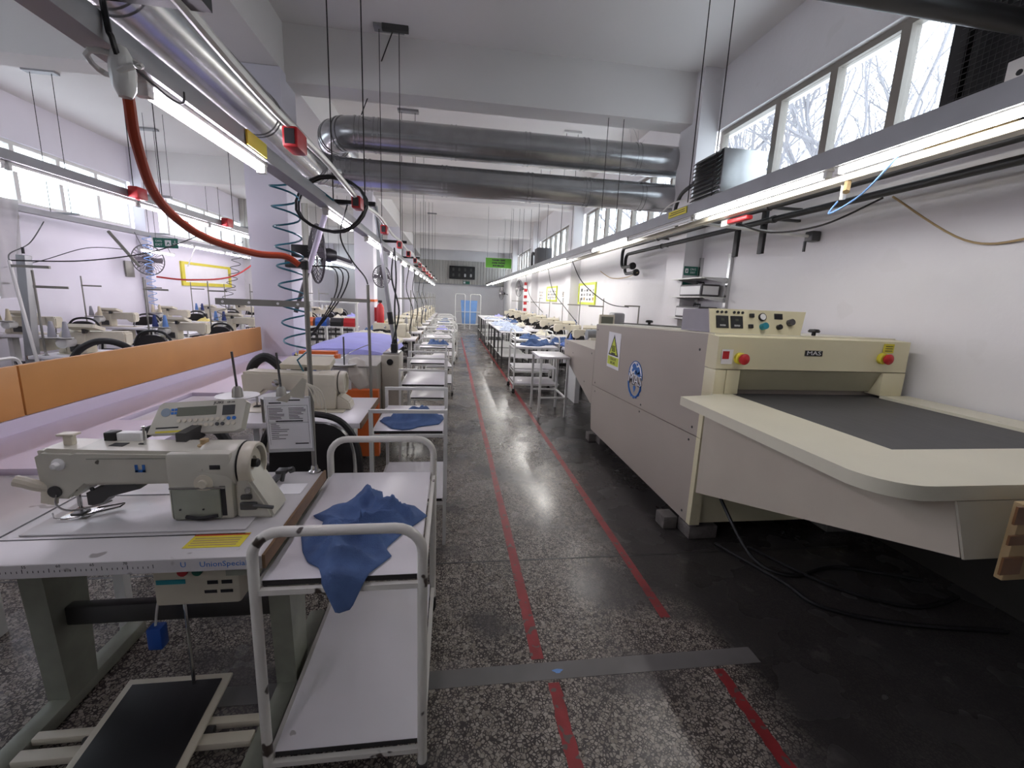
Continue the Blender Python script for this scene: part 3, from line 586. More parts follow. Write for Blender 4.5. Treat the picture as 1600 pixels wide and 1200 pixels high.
# ================================================================== SEWING STATIONS
def P_(n, b, m, p, **k): return obj(n, b, m, p, world=False, **k)
def sewing_machine(loc, rz, label, group, full, body=MACH):
    t = thing('sewing_machine', label, 'sewing machine', loc, rz, group)
    P_('bed', B().rbox(-.31, .29, -.13, .115, 0, .005, .002), LAMD if full else body, t)
    P_('column', B().rbox(.05, .235, -.072, .072, .004, .224, .014), body, t)
    arm = P_('arm', B().prism([(-.21, .128), (-.17, .12), (.07, .122), (.10, .11), (.22, .11), (.225, .21), (.21, .222), (-.19, .232), (-.215, .225)], 1, -.064, .06), body, t, bev=.010)
    hd_ = P_('head', B().prism([(-.30, .10), (-.27, .078), (-.22, .075), (-.165, .125), (-.165, .229), (-.28, .236), (-.305, .22)], 1, -.062, .06), body, t, bev=.012)
    P_('needle_bar', B().cone((-.245, 0, .08), (-.245, 0, .03), .006, n=8).cone((-.245, 0, .03), (-.245, 0, .006), .0015, n=5), STEEL, t)
    P_('presser_foot', B().rbox(-.262, -.228, -.02, .016, .005, .012, .002).cone((-.255, .01, .085), (-.25, .008, .012), .004, n=6), DSTEEL, t)
    wh = P_('hand_wheel', B().lathe([(.0, .262), (.02, .262), (.024, .270), (.048, .272), (.05, .266), (.054, .266), (.057, .285), (.066, .285), (.07, .278), (.07, .25), (.06, .246), (.02, .246)], (0, 0, .165), 0, 28), MACHC, t)
    P_('wheel_groove', B().lathe([(.07, .2445), (.0725, .2455), (.07, .2465)], (0, 0, .165), 0, 28), BLACK, wh)
    P_('wheel_guard', B().lathe([(.066, .13), (.072, .14), (.074, .238), (.07, .244)], (0, 0, .165), 0, 28), body, t)
    P_('motor_cover', B().prism([(.235, .0), (.345, .0), (.335, .03), (.27, .15), (.235, .19)] if full else [(.235, .0), (.32, .0), (.31, .05), (.255, .09), (.235, .09)], 1, -.06, .06), body, t, bev=.008)
    if not full:
        P_('motor', B().lathe([(0, .21), (.03, .21), (.05, .20), (.052, .185), (.042, .18), (.045, .17), (.045, .06)], (.17, 0, .12), 1, 18), WHITEC, t)
        P_('tension_knob', B().lathe([(0, -.10), (.02, -.095), (.022, -.07)], (-.1, 0, .17), 1, 12), STEEL, t)
        P_('belt_cover', B().rbox(.08, .2, .06, .075, .02, .10, .006), DSTEEL, t)
    cpn = thing_part = None
    TP = Matrix.Translation((.045, .15, .275)) @ Matrix.Rotation(R(-4), 4, 'Y') @ Matrix.Rotation(R(62), 4, 'X') if full else Matrix.Translation((.04, .08, .275)) @ Matrix.Rotation(R(22), 4, 'X')
    cpn = P_('operation_panel', B().prism([(-.155, -.052), (.12, -.058), (.14, -.05), (.15, .045), (.14, .055), (-.115, .055), (-.128, .045)], 2, -.022, .012, T=TP), body if full else MACHC, t)
    P_('panel_bracket', B().box(.03, .06, .03, .14 if full else .09, .21, .255), DSTEEL, t)
    if not full: return t
    P_('display', B().box(-.07, .055, .005, .035, .012, .0135, T=TP), LCD, cpn)
    P_('display', B().box(.075, .115, 0, .035, .012, .0135, T=TP), DSTEEL, cpn)
    P_('badge', B().cone(TP @ Vector((-.105, .02, .012)), TP @ Vector((-.105, .02, .0135)), .015, n=14), M('panel_blue', (.25, .32, .38), .5), cpn)
    for i in range(11): P_('button', B().cone(TP @ Vector((-.06+.0175*i, -.012, .012)), TP @ Vector((-.06+.0175*i, -.012, .015)), .0065, n=8), MACHC if i < 9 else BLUEI, cpn)
    for i in range(8): P_('button', B().cone(TP @ Vector((-.008+.0175*i, -.03, .012)), TP @ Vector((-.008+.0175*i, -.03, .015)), .0065, n=8), MACHC if i not in (4, 5) else DSTEEL, cpn)
    for i in range(4): P_('button', B().box(-.088+.011*(i % 2), -.08+.011*(i % 2), .012+.012*(i//2), .02+.012*(i//2), .012, .014, T=TP), BLUEI, cpn)
    text('lettering', 'JUKI', .013, TP @ Matrix.Translation((.06, .045, .0125)), INK, cpn, world=False, sx=1.3); text('lettering', 'CP-160', .008, TP @ Matrix.Translation((.10, .045, .0125)), INK, cpn, world=False)
    P_('printed_line', B().box(-.13, -.06, -.036, -.031, .012, .0127, T=TP), INK, cpn)
    P_('gold_strip', B().box(-.13, -.03, -.05, -.044, .012, .0127, T=TP), YEL, cpn)
    FT = frame(Vector((-.02, -.0645, .175)), (1, 0, 0), (0, 0, 1))
    lu = P_('logo_mark', B().box(-.014, -.006, -.012, .012, 0, .001, T=FT).box(.006, .014, -.012, .012, 0, .001, T=FT).box(-.014, .014, -.012, -.004, 0, .001, T=FT), BLUEI, arm)
    P_('printed_line', B().box(.10, .17, .0, .008, 0, .0006, T=FT), M('faded_print', (.36, .345, .30), .5), arm)
    P_('arm_groove', B().box(-.16, .2, -.0655, -.064, .205, .208), MACHD, arm)
    P_('top_slot', B().box(-.13, -.09, -.02, .01, .2295, .2315), BLACK, arm); P_('top_slot', B().box(-.06, -.045, .0, .01, .2285, .2305), BLACK, arm)
    P_('thread_post', B().cone((-.04, .0, .228), (-.04, 0, .285), .0035, n=8).cone((-.04, 0, .283), (-.04, 0, .287), .005, n=8), STEEL, t)
    P_('oil_sight', B().lathe([(.02, .218), (.02, .228), (.012, .232), (.012, .246), (0, .248)], (.13, 0, 0), 2, 12), CARD, t)
    P_('bobbin_winder', B().rbox(-.14, -.07, .03, .06, .226, .256, .004), WHITEC, t); P_('winder_end', B().rbox(-.175, -.14, .028, .062, .224, .258, .004), BLACK, t)
    P_('thread_guide', B().rbox(-.25, -.225, -.02, .0, .232, .268, .004).rbox(-.262, -.215, -.026, .006, .262, .27, .003), MACHC, t)
    P_('tension_knob', B().lathe([(.0, -.085), (.012, -.085), (.014, -.078), (.027, -.076), (.027, -.068), (.02, -.06), (.03, -.055), (.03, -.05)], (.155, 0, .128), 1, 18), MACHC, t)
    P_('thread_release', B().lathe([(.0, -.085), (.008, -.083), (.010, -.07), (.018, -.065), (.018, -.055)], (-.235, 0, .19), 1, 14), WHITEC, t)
    P_('black_slot', B().rbox(.175, .205, -.074, -.071, .172, .186, .001), BLACK, t)
    lever = P_('knee_handle', B().tube(smooth([(-.285, -.05, .115), (-.30, -.07, .13), (-.315, -.078, .142), (-.335, -.082, .15)], 4), .016, 10), MACHC, t)
    P_('cream_guard', B().prism([(-.298, .07), (-.262, .062), (-.255, .095), (-.29, .12)], 1, -.063, -.05), MACHC, t)
    P_('take_up_wire', B().tube(smooth([(-.255, -.058, .10), (-.235, -.09, .075), (-.19, -.10, .062), (-.13, -.075, .068), (-.11, -.06, .073)], 4), .003, 6), STEEL, t)
    P_('face_dial', B().cone((-.255, -.058, .105), (-.255, -.067, .105), .018, n=14), DSTEEL, t)
    for x, z in ((-.28, .06), (-.205, .10), (-.16, .10), (-.29, .085)): P_('screw', B().cone((x, -.057, z+.01), (x, -.061, z+.01), .006, n=8), BLACK, t)
    P_('hook_lever', B().prism([(-.20, .085), (-.12, .12), (-.07, .118), (-.05, .095), (-.14, .07), (-.17, .04), (-.20, .045)], 1, -.03, .03), DSTEEL, t)
    P_('finger_guard', B().tube([(-.30, -.03, .02), (-.285, -.045, .012), (-.255, -.05, .01), (-.22, -.04, .012)], .0022, 6).tube([(-.215, -.03, .012), (-.15, .02, .012), (-.14, .03, .02), (-.2, .0, .02)], .003, 6), STEEL, t)
    P_('throat_plate', B().rbox(-.28, -.2, -.045, .04, .0045, .0065, .001), STEEL, t)
    P_('service_cover', B().rbox(.062, .20, -.077, -.07, .012, .112, .006), MACHD, t); P_('service_ledge', B().box(.06, .215, -.08, -.07, .112, .117), STEEL, t)
    for x in (.085, .15): P_('screw', B().cone((x, -.077, .045), (x, -.08, .045), .003, n=8), BLACK, t)
    P_('oil_stain', B().tube(smooth([(.10, -.079, .022), (.14, -.082, .018), (.19, -.08, .024)], 4), .006, 6), BLACK, t)
    P_('gap_cover', B().box(.198, .214, -.073, -.07, .02, .118), BLACK, t)
    P_('linkage', B().rbox(.25, .30, -.072, -.06, .035, .06, .004).cone((.29, -.07, .05), (.35, -.075, .045), .006, n=6).rbox(.255, .285, -.074, -.06, .07, .085, .003), DSTEEL, t)
    P_('bolt', B().cone((.275, -.06, .10), (.275, -.068, .10), .009, n=10), STEEL, t)
    P_('wheel_hub', B().lathe([(.0, .287), (.01, .287), (.014, .283), (.014, .262)], (0, 0, .165), 0, 12), BLACK, wh)
    return t
def table(loc, rz, label, group, wd=1.2, dp=.58, full=False, motor=True):
    t = thing('sewing_table', label, 'table', loc, rz, group); h = .78
    P_('tabletop', B().rbox(-wd/2, wd/2, -dp/2, dp/2, h-.032, h, .004), LAM, t)
    P_('edge_band', B().box(wd/2, wd/2+.006, -dp/2, dp/2, h-.034, h+.001), WOODE, t)
    for x in (-wd/2+.12, wd/2-.12):
        lg_ = P_('leg', B().rbox(x-.03, x+.03, -.05, .05, .06, h-.06, .006).box(x-.03, x+.03, -dp*.42, dp*.42, h-.062, h-.033), WHITEC, t)
        P_('foot', B().rbox(x-.025, x+.025, -dp*.52, dp*.52, .02, .065, .006), WHITEC, lg_)
    P_('cross_bar', B().box(-wd/2+.12, wd/2-.12, .02, .05, .34, .40), DSTEEL, t)
    if motor:
        P_('motor_box', B().rbox(.02, .22, -.16, .10, .55, .72, .01), MACHC, t)
    P_('treadle', B().rbox(-.17, .10, -.18, .14, .085, .10, .004, T=Matrix.Rotation(R(-9), 4, 'X')), DSTEEL, t)
    return t
def thread_stand(loc, rz, label, group, h=.82, arm_len=.29, spools=True):
    t = thing('thread_stand', label, 'thread stand', loc, rz, group)
    P_('pole', B().cone((0, 0, 0), (0, 0, h), .0095, n=8), POLE, t)
    P_('base_nut', B().lathe([(.024, 0), (.024, .006), (.016, .012), (.012, .03)], (0, 0, 0), 2, 10), STEEL, t)
    P_('guide_bar', B().box(-arm_len, .012, -.004, .004, h-.16, h-.137), POLE, t)
    if spools:
        P_('spool_bar', B().box(-.24, .02, -.008, .008, .16, .17), POLE, t)
        for x in (-.08, -.2):
            P_('spool_pin', B().cone((x, 0, .17), (x, 0, .33), .004, n=6), DSTEEL, t); P_('spool_plate', B().lathe([(.0, .172), (.05, .172), (.055, .178), (.0, .182)], (x, 0, 0), 2, 14), WHITEC, t)
    return t

# -- nearest station ------------------------------------------------------
XT, YT = -1.10, 1.47
nt_ = thing('sewing_table', 'white worn sewing table nearest the camera with printed ruler edge', 'table', (XT, YT, 0))
obj('tabletop', B().rbox(-1.72, -.507, 1.165, 1.765, .738, .78, .005), LAMD, nt_)
obj('edge_band', B().box(-.507, -.499, 1.165, 1.768, .742, .782), WOODE, nt_)
RX = frame(Vector((-1.2, 1.1645, .764)), (1, 0, 0), (0, 0, 1))
rl = obj('ruler_print', B().box(-.3, .66, -.022, .0145, 0, .0006, T=RX), LAMD, nt_)
tk = B()
for i in range(56):
    x = -.25+.0122*i; tk.box(x, x+.0016, -.008, -.008+(.011 if i % 5 == 0 else .006), .0006, .001, T=RX)
obj('ruler_ticks', tk, INK, rl, kind='stuff')
for i, s_ in enumerate(('35', '40', '45', '50', '55', '60', '65', '70')): text('lettering', s_, .011, RX @ Matrix.Translation((-.19+.078*i, .009, .0008)), INK, rl, depth=.0003)
text('lettering', 'U', .022, RX @ Matrix.Translation((.495, -.002, .0008)), BLUEI, rl, depth=.0003)
text('lettering', 'UnionSpecial', .022, RX @ Matrix.Translation((.595, -.003, .0008)), BLUEI, rl, depth=.0003, sx=1.05)
for x in (-1.33, -.585):
    l_ = obj('leg', B().prism([(1.47, .06), (1.59, .06), (1.62, .70), (1.44, .70)], 0, x-.035, x+.035).box(x-.035, x+.035, 1.2, 1.74, .70, .745), MACHD, nt_)  # legs and feet coloured darker than their cream-grey, imitating shade under the tabletop
    obj('foot', B().rbox(x-.035, x+.035, 1.12, 1.86, .015, .07, .01), MACHD, l_)
obj('cross_bar', B().rbox(-1.295, -.62, 1.50, 1.54, .335, .405, .006), DSTEEL, nt_)
obj('foot_rail', B().rbox(-1.295, -.62, 1.25, 1.29, .05, .075, .004).rbox(-1.295, -.62, 1.32, 1.35, .05, .075, .004), MACHC, nt_)
cbx = obj('motor_control_box', B().rbox(-.87, -.63, 1.29, 1.46, .545, .735, .01), MACHC, nt_)
CX = frame(Vector((-.88, 1.2895, .565)), (1, 0, 0), (0, 0, 1))
obj('red_button', B().cone(CX @ Vector((.10, .10, 0)), CX @ Vector((.10, .10, .012)), .014, n=12), REDP, cbx); obj('green_button', B().cone(CX @ Vector((.14, .10, 0)), CX @ Vector((.14, .10, .012)), .014, n=12), DGREEN, cbx)
obj('badge_print', B().box(.02, .10, .055, .07, 0, .001, T=CX), M('teal_print', (.02, .30, .36), .5), cbx)
for u in (.16, .20): obj('badge_print', B().box(u, u+.03, .05, .062, 0, .001, T=CX), INK, cbx)
for u in (.15, .195): obj('badge_print', B().box(u, u+.035, .02, .03, 0, .001, T=CX), INK, cbx)
pdl = thing('foot_pedal', 'wide black foot pedal with pale frame under the nearest table', 'pedal', (-.93, 1.1, 0))
TPD = Matrix.Translation((-.94, 1.33, .105)) @ Matrix.Rotation(R(7), 4, 'X')
obj('frame', B().rbox(-.17, .17, -.20, .15, -.012, 0, .004, T=TPD), MACHC, pdl); obj('tread', B().rbox(-.145, .145, -.185, .125, 0, .006, .002, T=TPD), BLACK, pdl)
obj('pivot', B().cone((-1.13, 1.30, .075), (-.75, 1.30, .075), .012, n=8), DSTEEL, pdl)
obj('rod', B().cone((-.88, 1.44, .12), (-.88, 1.44, .56), .006, n=6), STEEL, pdl)
t = thing('switch_plug', 'small blue plastic plug hanging under the nearest table', 'plug', (-.98, 1.40, .30))
obj('body', B().rbox(-.985, -.94, 1.40, 1.44, .30, .38, .006), BLUEP, t); obj('cord', B().tube(smooth([(-.965, 1.42, .38), (-.94, 1.41, .48), (-.90, 1.40, .56), (-.86, 1.40, .60)], 4), .004, 6), WHITEC, t)
nm = sewing_machine((-.897, 1.435, .781), 0, 'grey-green sewing machine with digital panel on the nearest table', 'sewing machines', True)
gp = B()
for (x0, x1, y0, y1) in ((-1.25, -.60, 1.285, 1.29), (-1.25, -.60, 1.565, 1.572), (-1.256, -1.25, 1.285, 1.572)): gp.box(x0, x1, y0, y1, .7795, .7812)
obj('bed_groove', gp, BLACK, nt_)
ys_ = obj('yellow_label', B().box(-.735, -.585, 1.215, 1.29, .7795, .7812), YEL, nt_)
obj('red_stripe', B().box(-.735, -.585, 1.278, 1.284, .781, .7816), REDP, ys_)
for i in range(4): obj('printed_line', B().box(-.725, -.60, 1.225+.012*i, 1.230+.012*i, .781, .7816), CARD, ys_)
wnd = thing('bobbin_winder', 'small steel bobbin winder on a rail beside the nearest machine', 'winder', (-.62, 1.60, .781))
obj('rail', B().rbox(-.675, -.645, 1.40, 1.72, .781, .789, .002), DSTEEL, wnd); obj('spindle', B().cone((-.63, 1.66, .785), (-.62, 1.66, .825), .008, n=8).rbox(-.645, -.605, 1.64, 1.68, .82, .832, .003).cone((-.60, 1.66, .826), (-.585, 1.66, .832), .012, n=8), DSTEEL, wnd)
obj('note_plate', B().box(-.62, -.53, 1.55, 1.64, .7805, .782), PAPER, wnd)
st1 = thread_stand((-.538, 1.752, .781), 0, 'tall olive grey thread pole at the corner of the nearest table', 'thread poles', .816, .315, False)
for x in (-.29, -.2, -.1, -.03): P_('guide_hole', B().cone((x, -.0048, .667), (x, -.0055, .667), .005, n=8), PAPER, st1)
dc = thing('instruction_sheet', 'printed instruction sheet in a plastic sleeve tied to the thread pole', 'document', (-.615, 1.735, .87))
DX = frame(Vector((-.699, 1.738, .872)), (1, 0, .03), (-.02, 0, 1))
obj('sleeve', B().box(-.002, .168, -.002, .222, -.002, -.0005, T=DX), film('clear_sleeve', (.8, .8, .8), .5), dc); pg_ = obj('paper', B().box(.003, .162, .012, .215, 0, .0006, T=DX), PAPER, dc)
pr = B(); rn = random.Random(5)
for i in range(8): pr.box(.012, .012+rn.uniform(.03, .058), .175-.006*i, .1775-.006*i, .0006, .0009, T=DX); pr.box(.085, .085+rn.uniform(.03, .065), .175-.006*i, .1775-.006*i, .0006, .0009, T=DX)
for i in range(9): pr.box(.015, .015+rn.uniform(.02, .07), .112-.0075*i, .1145-.0075*i, .0006, .0009, T=DX)
obj('printed_lines', pr, FANM, pg_, kind='stuff')
for (u0, u1, v) in ((.05, .13, .205), (.015, .06, .195), (.035, .135, .122), (.10, .15, .03)): obj('heading_line', B().box(u0, u1, v, v+.005, .0006, .001, T=DX), INK, pg_)
obj('sheet_border', B().box(.008, .155, .186, .187, .0006, .0009, T=DX).box(.008, .155, .118, .119, .0006, .0009, T=DX).box(.008, .009, .03, .187, .0006, .0009, T=DX).box(.154, .155, .03, .187, .0006, .0009, T=DX), INK, pg_)
t = thing('tied_cloth', 'cream cloth scrap knotted round the thread pole', 'cloth', (-.58, 1.73, 1.08))
cl = B().add([(-.66, 1.725, 1.085), (-.555, 1.715, 1.175), (-.545, 1.73, 1.165), (-.56, 1.735, 1.09), (-.60, 1.715, 1.10), (-.62, 1.73, 1.075), (-.60, 1.70, 1.12)], [(0, 6, 4, 5), (6, 1, 2), (6, 2, 3, 4)])
obj('cloth', cl, CREAMC, t)
for i in range(4): obj('strip', B().tube(smooth([(-.548, 1.735, 1.15), (-.53+.012*i, 1.73, 1.12), (-.52+.014*i, 1.73, 1.08-.015*i)], 4), .003, 5), CREAMC, t)
obj('orange_hose', B().tube(smooth([(-.689, 1.12, 1.945), (-.693, 1.14, 1.894), (-.724, 1.2, 1.822), (-.757, 1.3, 1.731), (-.758, 1.4, 1.677), (-.728, 1.5, 1.639), (-.663, 1.65, 1.617), (-.598, 1.73, 1.618), (-.560, 1.756, 1.592)], 6), .0115, 10), HOSE, label='thick orange hose sagging from the trunking to the thread pole', cat='hose')
obj('pole_cap', B().lathe([(.013, 1.575), (.013, 1.605), (.008, 1.61)], (-.538, 1.752, 0), 2, 10), BLACK, st1)
cable([(-.71, 1.08, 2.5), (-.695, 1.1, 2.05), (-.686, 1.1, 1.983), (-.688, 1.12, 1.945)], .006, BLACK, 'black cable dropping onto the end of the orange hose')
t = thing('hose_knot', 'white taped knot where the orange hose meets the lamp', 'tape knot', (-.69, 1.13, 1.93))
obj('tape', B().lathe([(.012, -.05), (.02, -.035), (.024, 0), (.019, .03), (.012, .045)], (-.689, 1.125, 1.935), 2, 10), WHITEC, t); obj('loop', B().tube([(-.689+.045*math.cos(a)-.01, 1.12+.02*math.sin(2*a), 1.945+.018*math.sin(a)) for a in [i*PI/8 for i in range(16)]], .006, 6, closed=True), WHITEC, t)
cable([(-.69, 1.16, 1.96), (-.70, 1.3, 1.955), (-.70, 1.36, 1.965), (-.70, 1.37, 1.995)], .003, BLACK, 'thin black lead along the nearest aisle lamp')

# -- bench and orange partition beyond the aisle row ----------------------
t = thing('bench', 'long lilac-white bench between the machines and the orange partition', 'bench', (-1.6, 3.3, 0))
obj('bench_top', B().prism([(-2.02, .6), (-1.73, .6), (-1.73, 1.775), (-1.30, 1.775), (-1.30, 2.44), (-1.71, 2.44), (-1.71, 3.11), (-1.30, 3.11), (-1.30, 4.40), (-1.52, 4.40), (-1.52, 4.93), (-2.02, 4.93)], 2, .765, .80), LILAC, t)
for x, y in ((-1.9, 1.9), (-1.4, 1.9), (-1.9, 4.7), (-1.4, 4.2), (-1.9, 3.3), (-1.4, 3.3)): obj('leg', B().box(x-.02, x+.02, y-.02, y+.02, 0, .765), WHITEC, t)
pt = thing('partition_board', 'long low orange board partition standing on the bench', 'partition', (-1.99, 3.0, .80))
obj('base_rail', B().box(-2.01, -1.975, .4, 4.9, .80, .865), LILAC, pt)
for y0, y1 in ((.4, 2.275), (2.285, 4.92)): obj('board', B().rbox(-2.005, -1.98, y0, y1, .867, 1.105, .003), ORANGE, pt)
t = thing('bent_hose', 'black corrugated hose arching over the bench behind the nearest machine', 'hose', (-1.2, 1.95, .80))
obj('hose', B().tube(smooth([(-1.30, 1.92, .80), (-1.27, 1.93, .88), (-1.15, 1.96, .92), (-1.02, 1.98, .90), (-.96, 1.98, .82)], 6), .022, 10), RUBBER, t)

# -- second station -------------------------------------------------------
table((-1.10, 2.775, 0), 0, 'white sewing table, second in the aisle row behind the chair', 'sewing tables of the aisle row', 1.2, .64)
sewing_machine((-.93, 2.80, .781), 0, 'cream sewing machine on the second table of the aisle row', 'sewing machines', False, MACHC)
t = thing('thread_stand', 'thread stand with pin cups on the second aisle table', 'thread stand', (-1.0, 2.47, .781))
for x in (-1.125, -.905):
    obj('pin_cup', B().lathe([(.03, .90), (.024, .97), (.014, .985), (0, .985)], (x, 2.45, 0), 2, 14), POLE, t); obj('spool_pin', B().cone((x, 2.45, .975), (x-.012, 2.45, 1.17), .006, n=7), DSTEEL, t)
    obj('spool_tray', B().lathe([(.0, .915), (.10, .93), (.105, .936), (.0, .925)], (x, 2.45, 0), 2, 20), WHITEC, t)
obj('tray_post', B().cone((-1.01, 2.47, .781), (-1.01, 2.46, .93), .008, n=8), POLE, t)
t = thing('bent_hose', 'black hose loop with red end on the second aisle table', 'hose', (-1.15, 3.05, .80))
obj('hose', B().tube(smooth([(-1.28, 3.0, .80), (-1.29, 3.02, .98), (-1.21, 3.03, 1.06), (-1.12, 3.03, 1.0), (-1.08, 3.02, .90), (-1.02, 3.02, .97), (-.97, 3.0, 1.02), (-.93, 2.98, .95), (-.92, 2.96, .9)], 6), .03, 10), RUBBER, t)
obj('red_end', B().tube(smooth([(-.95, 2.97, 1.0), (-.90, 2.96, .95), (-.87, 2.95, .86)], 5), .014, 8), REDP, t)
hx = []
for i in range(9*14+1):
    a = i*2*PI/14; f = i/(9*14); hx.append((-.955+.03*f+.072*math.cos(a), 2.8+.072*math.sin(a), 2.13-.98*f))
obj('coiled_air_hose', B().tube([(-.66, 2.7, 2.0), (-.80, 2.72, 2.1)]+hx+[(-.93, 2.8, 1.08), (-.90, 2.82, 1.0)], .0055, 6), TEAL, label='teal coiled air hose hanging in front of the pillar', cat='hose')
lp = []
for i in range(44):
    a = i*2*PI/20; lp.append((-.70+.19*math.cos(a)+.01*math.sin(3*a), 2.78+.03*math.sin(a)+.002*i, 2.0+.155*math.sin(a)))
obj('cable_coil', B().tube(lp, .0085, 8), BLACK, label='big black cable coil hanging from the aisle trunking', cat='cable')
cable([(-.64, 2.95, 2.03), (-.70, 3.0, 1.85), (-.68, 3.2, 1.72), (-.63, 3.38, 1.62), (-.615, 3.42, 1.565)], .005, BLACK, 'black cable curving down to the second thread pole')

# -- chair ----------------------------------------------------------------
def chair(loc, rz, label, group):
    t = thing('chair', label, 'chair', loc, rz, group)
    P_('seat', B().rbox(-.20, .20, -.19, .19, .42, .47, .02, 3), VINYL, t)
    ov = [(.185*math.copysign(abs(math.cos(a))**.7, math.cos(a)), .70+.21*math.copysign(abs(math.sin(a))**.75, math.sin(a))) for a in [i*PI/14 for i in range(28)]]
    P_('backrest', B().prism(ov, 1, -.205, -.175), VINYL, t)
    P_('back_frame', B().tube(smooth([(-.20, -.19, .42), (-.215, -.20, .65), (-.20, -.21, .82), (-.13, -.215, .925), (0, -.215, .955), (.13, -.215, .925), (.20, -.21, .82), (.215, -.20, .65), (.20, -.19, .42)], 5), .015, 8), BLACK, t)
    for x in (-.18, .18):
        for y in (-.19, .17): P_('leg', B().cone((x, y, .42), (x*1.08, y*1.1, 0), .013, n=8), BLACK, t)
    return t
ch0 = chair((-.63, 2.22, 0), 0, 'black padded chair between the first two aisle tables', 'black chairs')

# -- carts ----------------------------------------------------------------
def caster(b0, x, y, t):
    w_ = P_('caster', B().box(x-.016, x-.012, y-.02, y+.02, .025, .075).box(x+.012, x+.016, y-.02, y+.02, .025, .075).box(x-.016, x+.016, y-.02, y+.02, .07, .078), DSTEEL, t)
    P_('wheel', B().lathe([(.0, -.011), (.024, -.011), (.028, -.008), (.028, .008), (.024, .011), (0, .011)], (x, y, .028), 0, 14), RUBBER, w_)
def cart(loc, rz, label, group, wd=.45, ln=.77, round_=True, cast=True, hz=.87, z1=.72, z2=.15, rad=.0145, mat=WHITEP):
    t = thing('trolley_cart', label, 'cart', loc, rz, group); z0 = .075 if cast else 0.
    for y in (-ln/2, ln/2):
        if round_:
            c_ = .075; p = [(-wd/2, y, z0), (-wd/2, y, hz-c_)]+arc((-wd/2+c_, y, hz-c_), c_, PI, PI/2, 6, 'xz')+arc((wd/2-c_, y, hz-c_), c_, PI/2, 0, 6, 'xz')+[(wd/2, y, hz-c_), (wd/2, y, z0)]
            P_('frame_hoop', B().tube(p, rad, 12), mat, t)
        else:
            P_('frame_hoop', B().box(-wd/2-.01, -wd/2+.01, y-.01, y+.01, z0, hz).box(wd/2-.01, wd/2+.01, y-.01, y+.01, z0, hz).box(-wd/2+.01, wd/2-.01, y-.01, y+.01, hz-.02, hz), mat, t)
    for z in (z1, z2):
        s_ = P_('shelf', B().rbox(-wd/2+.012, wd/2-.012, -ln/2+.012, ln/2-.012, z-.016, z, .002), LAM, t)
        for y in (-ln/2+.010, ln/2-.016): P_('edge_strip', B().box(-wd/2+.016, wd/2-.016, y, y+.006, z-.016, z-.001), BLACK, s_)
        P_('shelf_rail', B().box(-wd/2, wd/2, -ln/2-.008, -ln/2+.008, z-.034, z-.018).box(-wd/2, wd/2, ln/2-.008, ln/2+.008, z-.034, z-.018).box(-wd/2-.008, -wd/2+.008, -ln/2, ln/2, z-.034, z-.018).box(wd/2-.008, wd/2+.008, -ln/2, ln/2, z-.034, z-.018), mat, t)
    if cast:
        for x in (-wd/2, wd/2):
            for y in (-ln/2, ln/2): caster(None, x, y, t)
    return t
cart((-.293, 1.515, 0), 0, 'chipped white tube trolley carrying the crumpled blue garment', 'white trolleys', .445, .77)
c2 = cart((-.235, 2.79, 0), 0, 'square white frame trolley with denim cloth, second along the aisle', 'white trolleys', .42, .63, False, False, .855, .725, .30, .012, WHITEC)

# -- heaps of cloth -------------------------------------------------------
from mathutils import noise as mnoise
def resample(o, n):
    P = [Vector((x, y, 0)) for x, y in o]; P.append(P[0]); L = [0]
    for a, b_ in zip(P[:-1], P[1:]): L.append(L[-1]+(b_-a).length)
    out = []; k_ = 0
    for i in range(n):
        d = L[-1]*i/n
        while L[k_+1] < d: k_ += 1
        f = (d-L[k_])/max(1e-9, L[k_+1]-L[k_]); out.append(P[k_].lerp(P[k_+1], f))
    return out
def heap(outline, z0, H, seed, edge=None, rings=40, n=120, fs=11.):
    o = resample(outline, n); c_ = sum(o, Vector())/n; vs = [(c_.x, c_.y, z0+H*.8)]; off = Vector((seed*3.1, seed*1.7, seed))
    def hz(x, y, t):
        q = Vector((x*fs*1.6, y*fs*1.6, 0))+off
        th = seed*1.3; w1 = 1-abs(math.sin(.75*(q.x*math.cos(th)+q.y*math.sin(th))+2.4*mnoise.noise(q*.38)))
        w2 = 1-abs(math.sin(1.25*(q.x*math.cos(th+1.1)+q.y*math.sin(th+1.1))+2.6*mnoise.noise(q*.45+off))); d_ = .5+.5*mnoise.noise(q*.35+off)
        w3 = 1-abs(math.sin(2.0*(q.x*math.cos(th+.5)+q.y*math.sin(th+.5))+3.0*mnoise.noise(q*.6-off)))
        e = max(0., 1-t**2.6); return z0+.004+H*e*(.20*d_+.50*w1**1.5+.30*w2**1.5+.14*w3**1.5)+.003*(1-t)
    for i in range(1, rings+1):
        t = i/rings
        for p in o:
            x, y = c_.x+(p.x-c_.x)*t, c_.y+(p.y-c_.y)*t; z = hz(x, y, t)
            if edge is not None and y < edge:
                d = edge-y; y2 = edge-.012-.35*d; z = z-d*1.0; y = y2
            vs.append((x, y, z))
    # pin the rim down with a second layer so that the cloth has thickness
    fs_ = [(0, 1+j, 1+(j+1) % n) for j in range(n)]
    for i in range(rings-1):
        for j in range(n): a = 1+i*n+j; b_ = 1+i*n+(j+1) % n; fs_.append((a, b_, b_+n, a+n))
    k_ = len(vs); L0 = 1+(rings-1)*n
    for j in range(n): v = vs[L0+j]; vs.append((v[0]+(c_.x-v[0])*.03, v[1]+(c_.y-v[1])*.03, v[2]-.0045))
    for j in range(n): fs_.append((L0+j, L0+(j+1) % n, k_+(j+1) % n, k_+j))
    return B().add(vs, fs_)
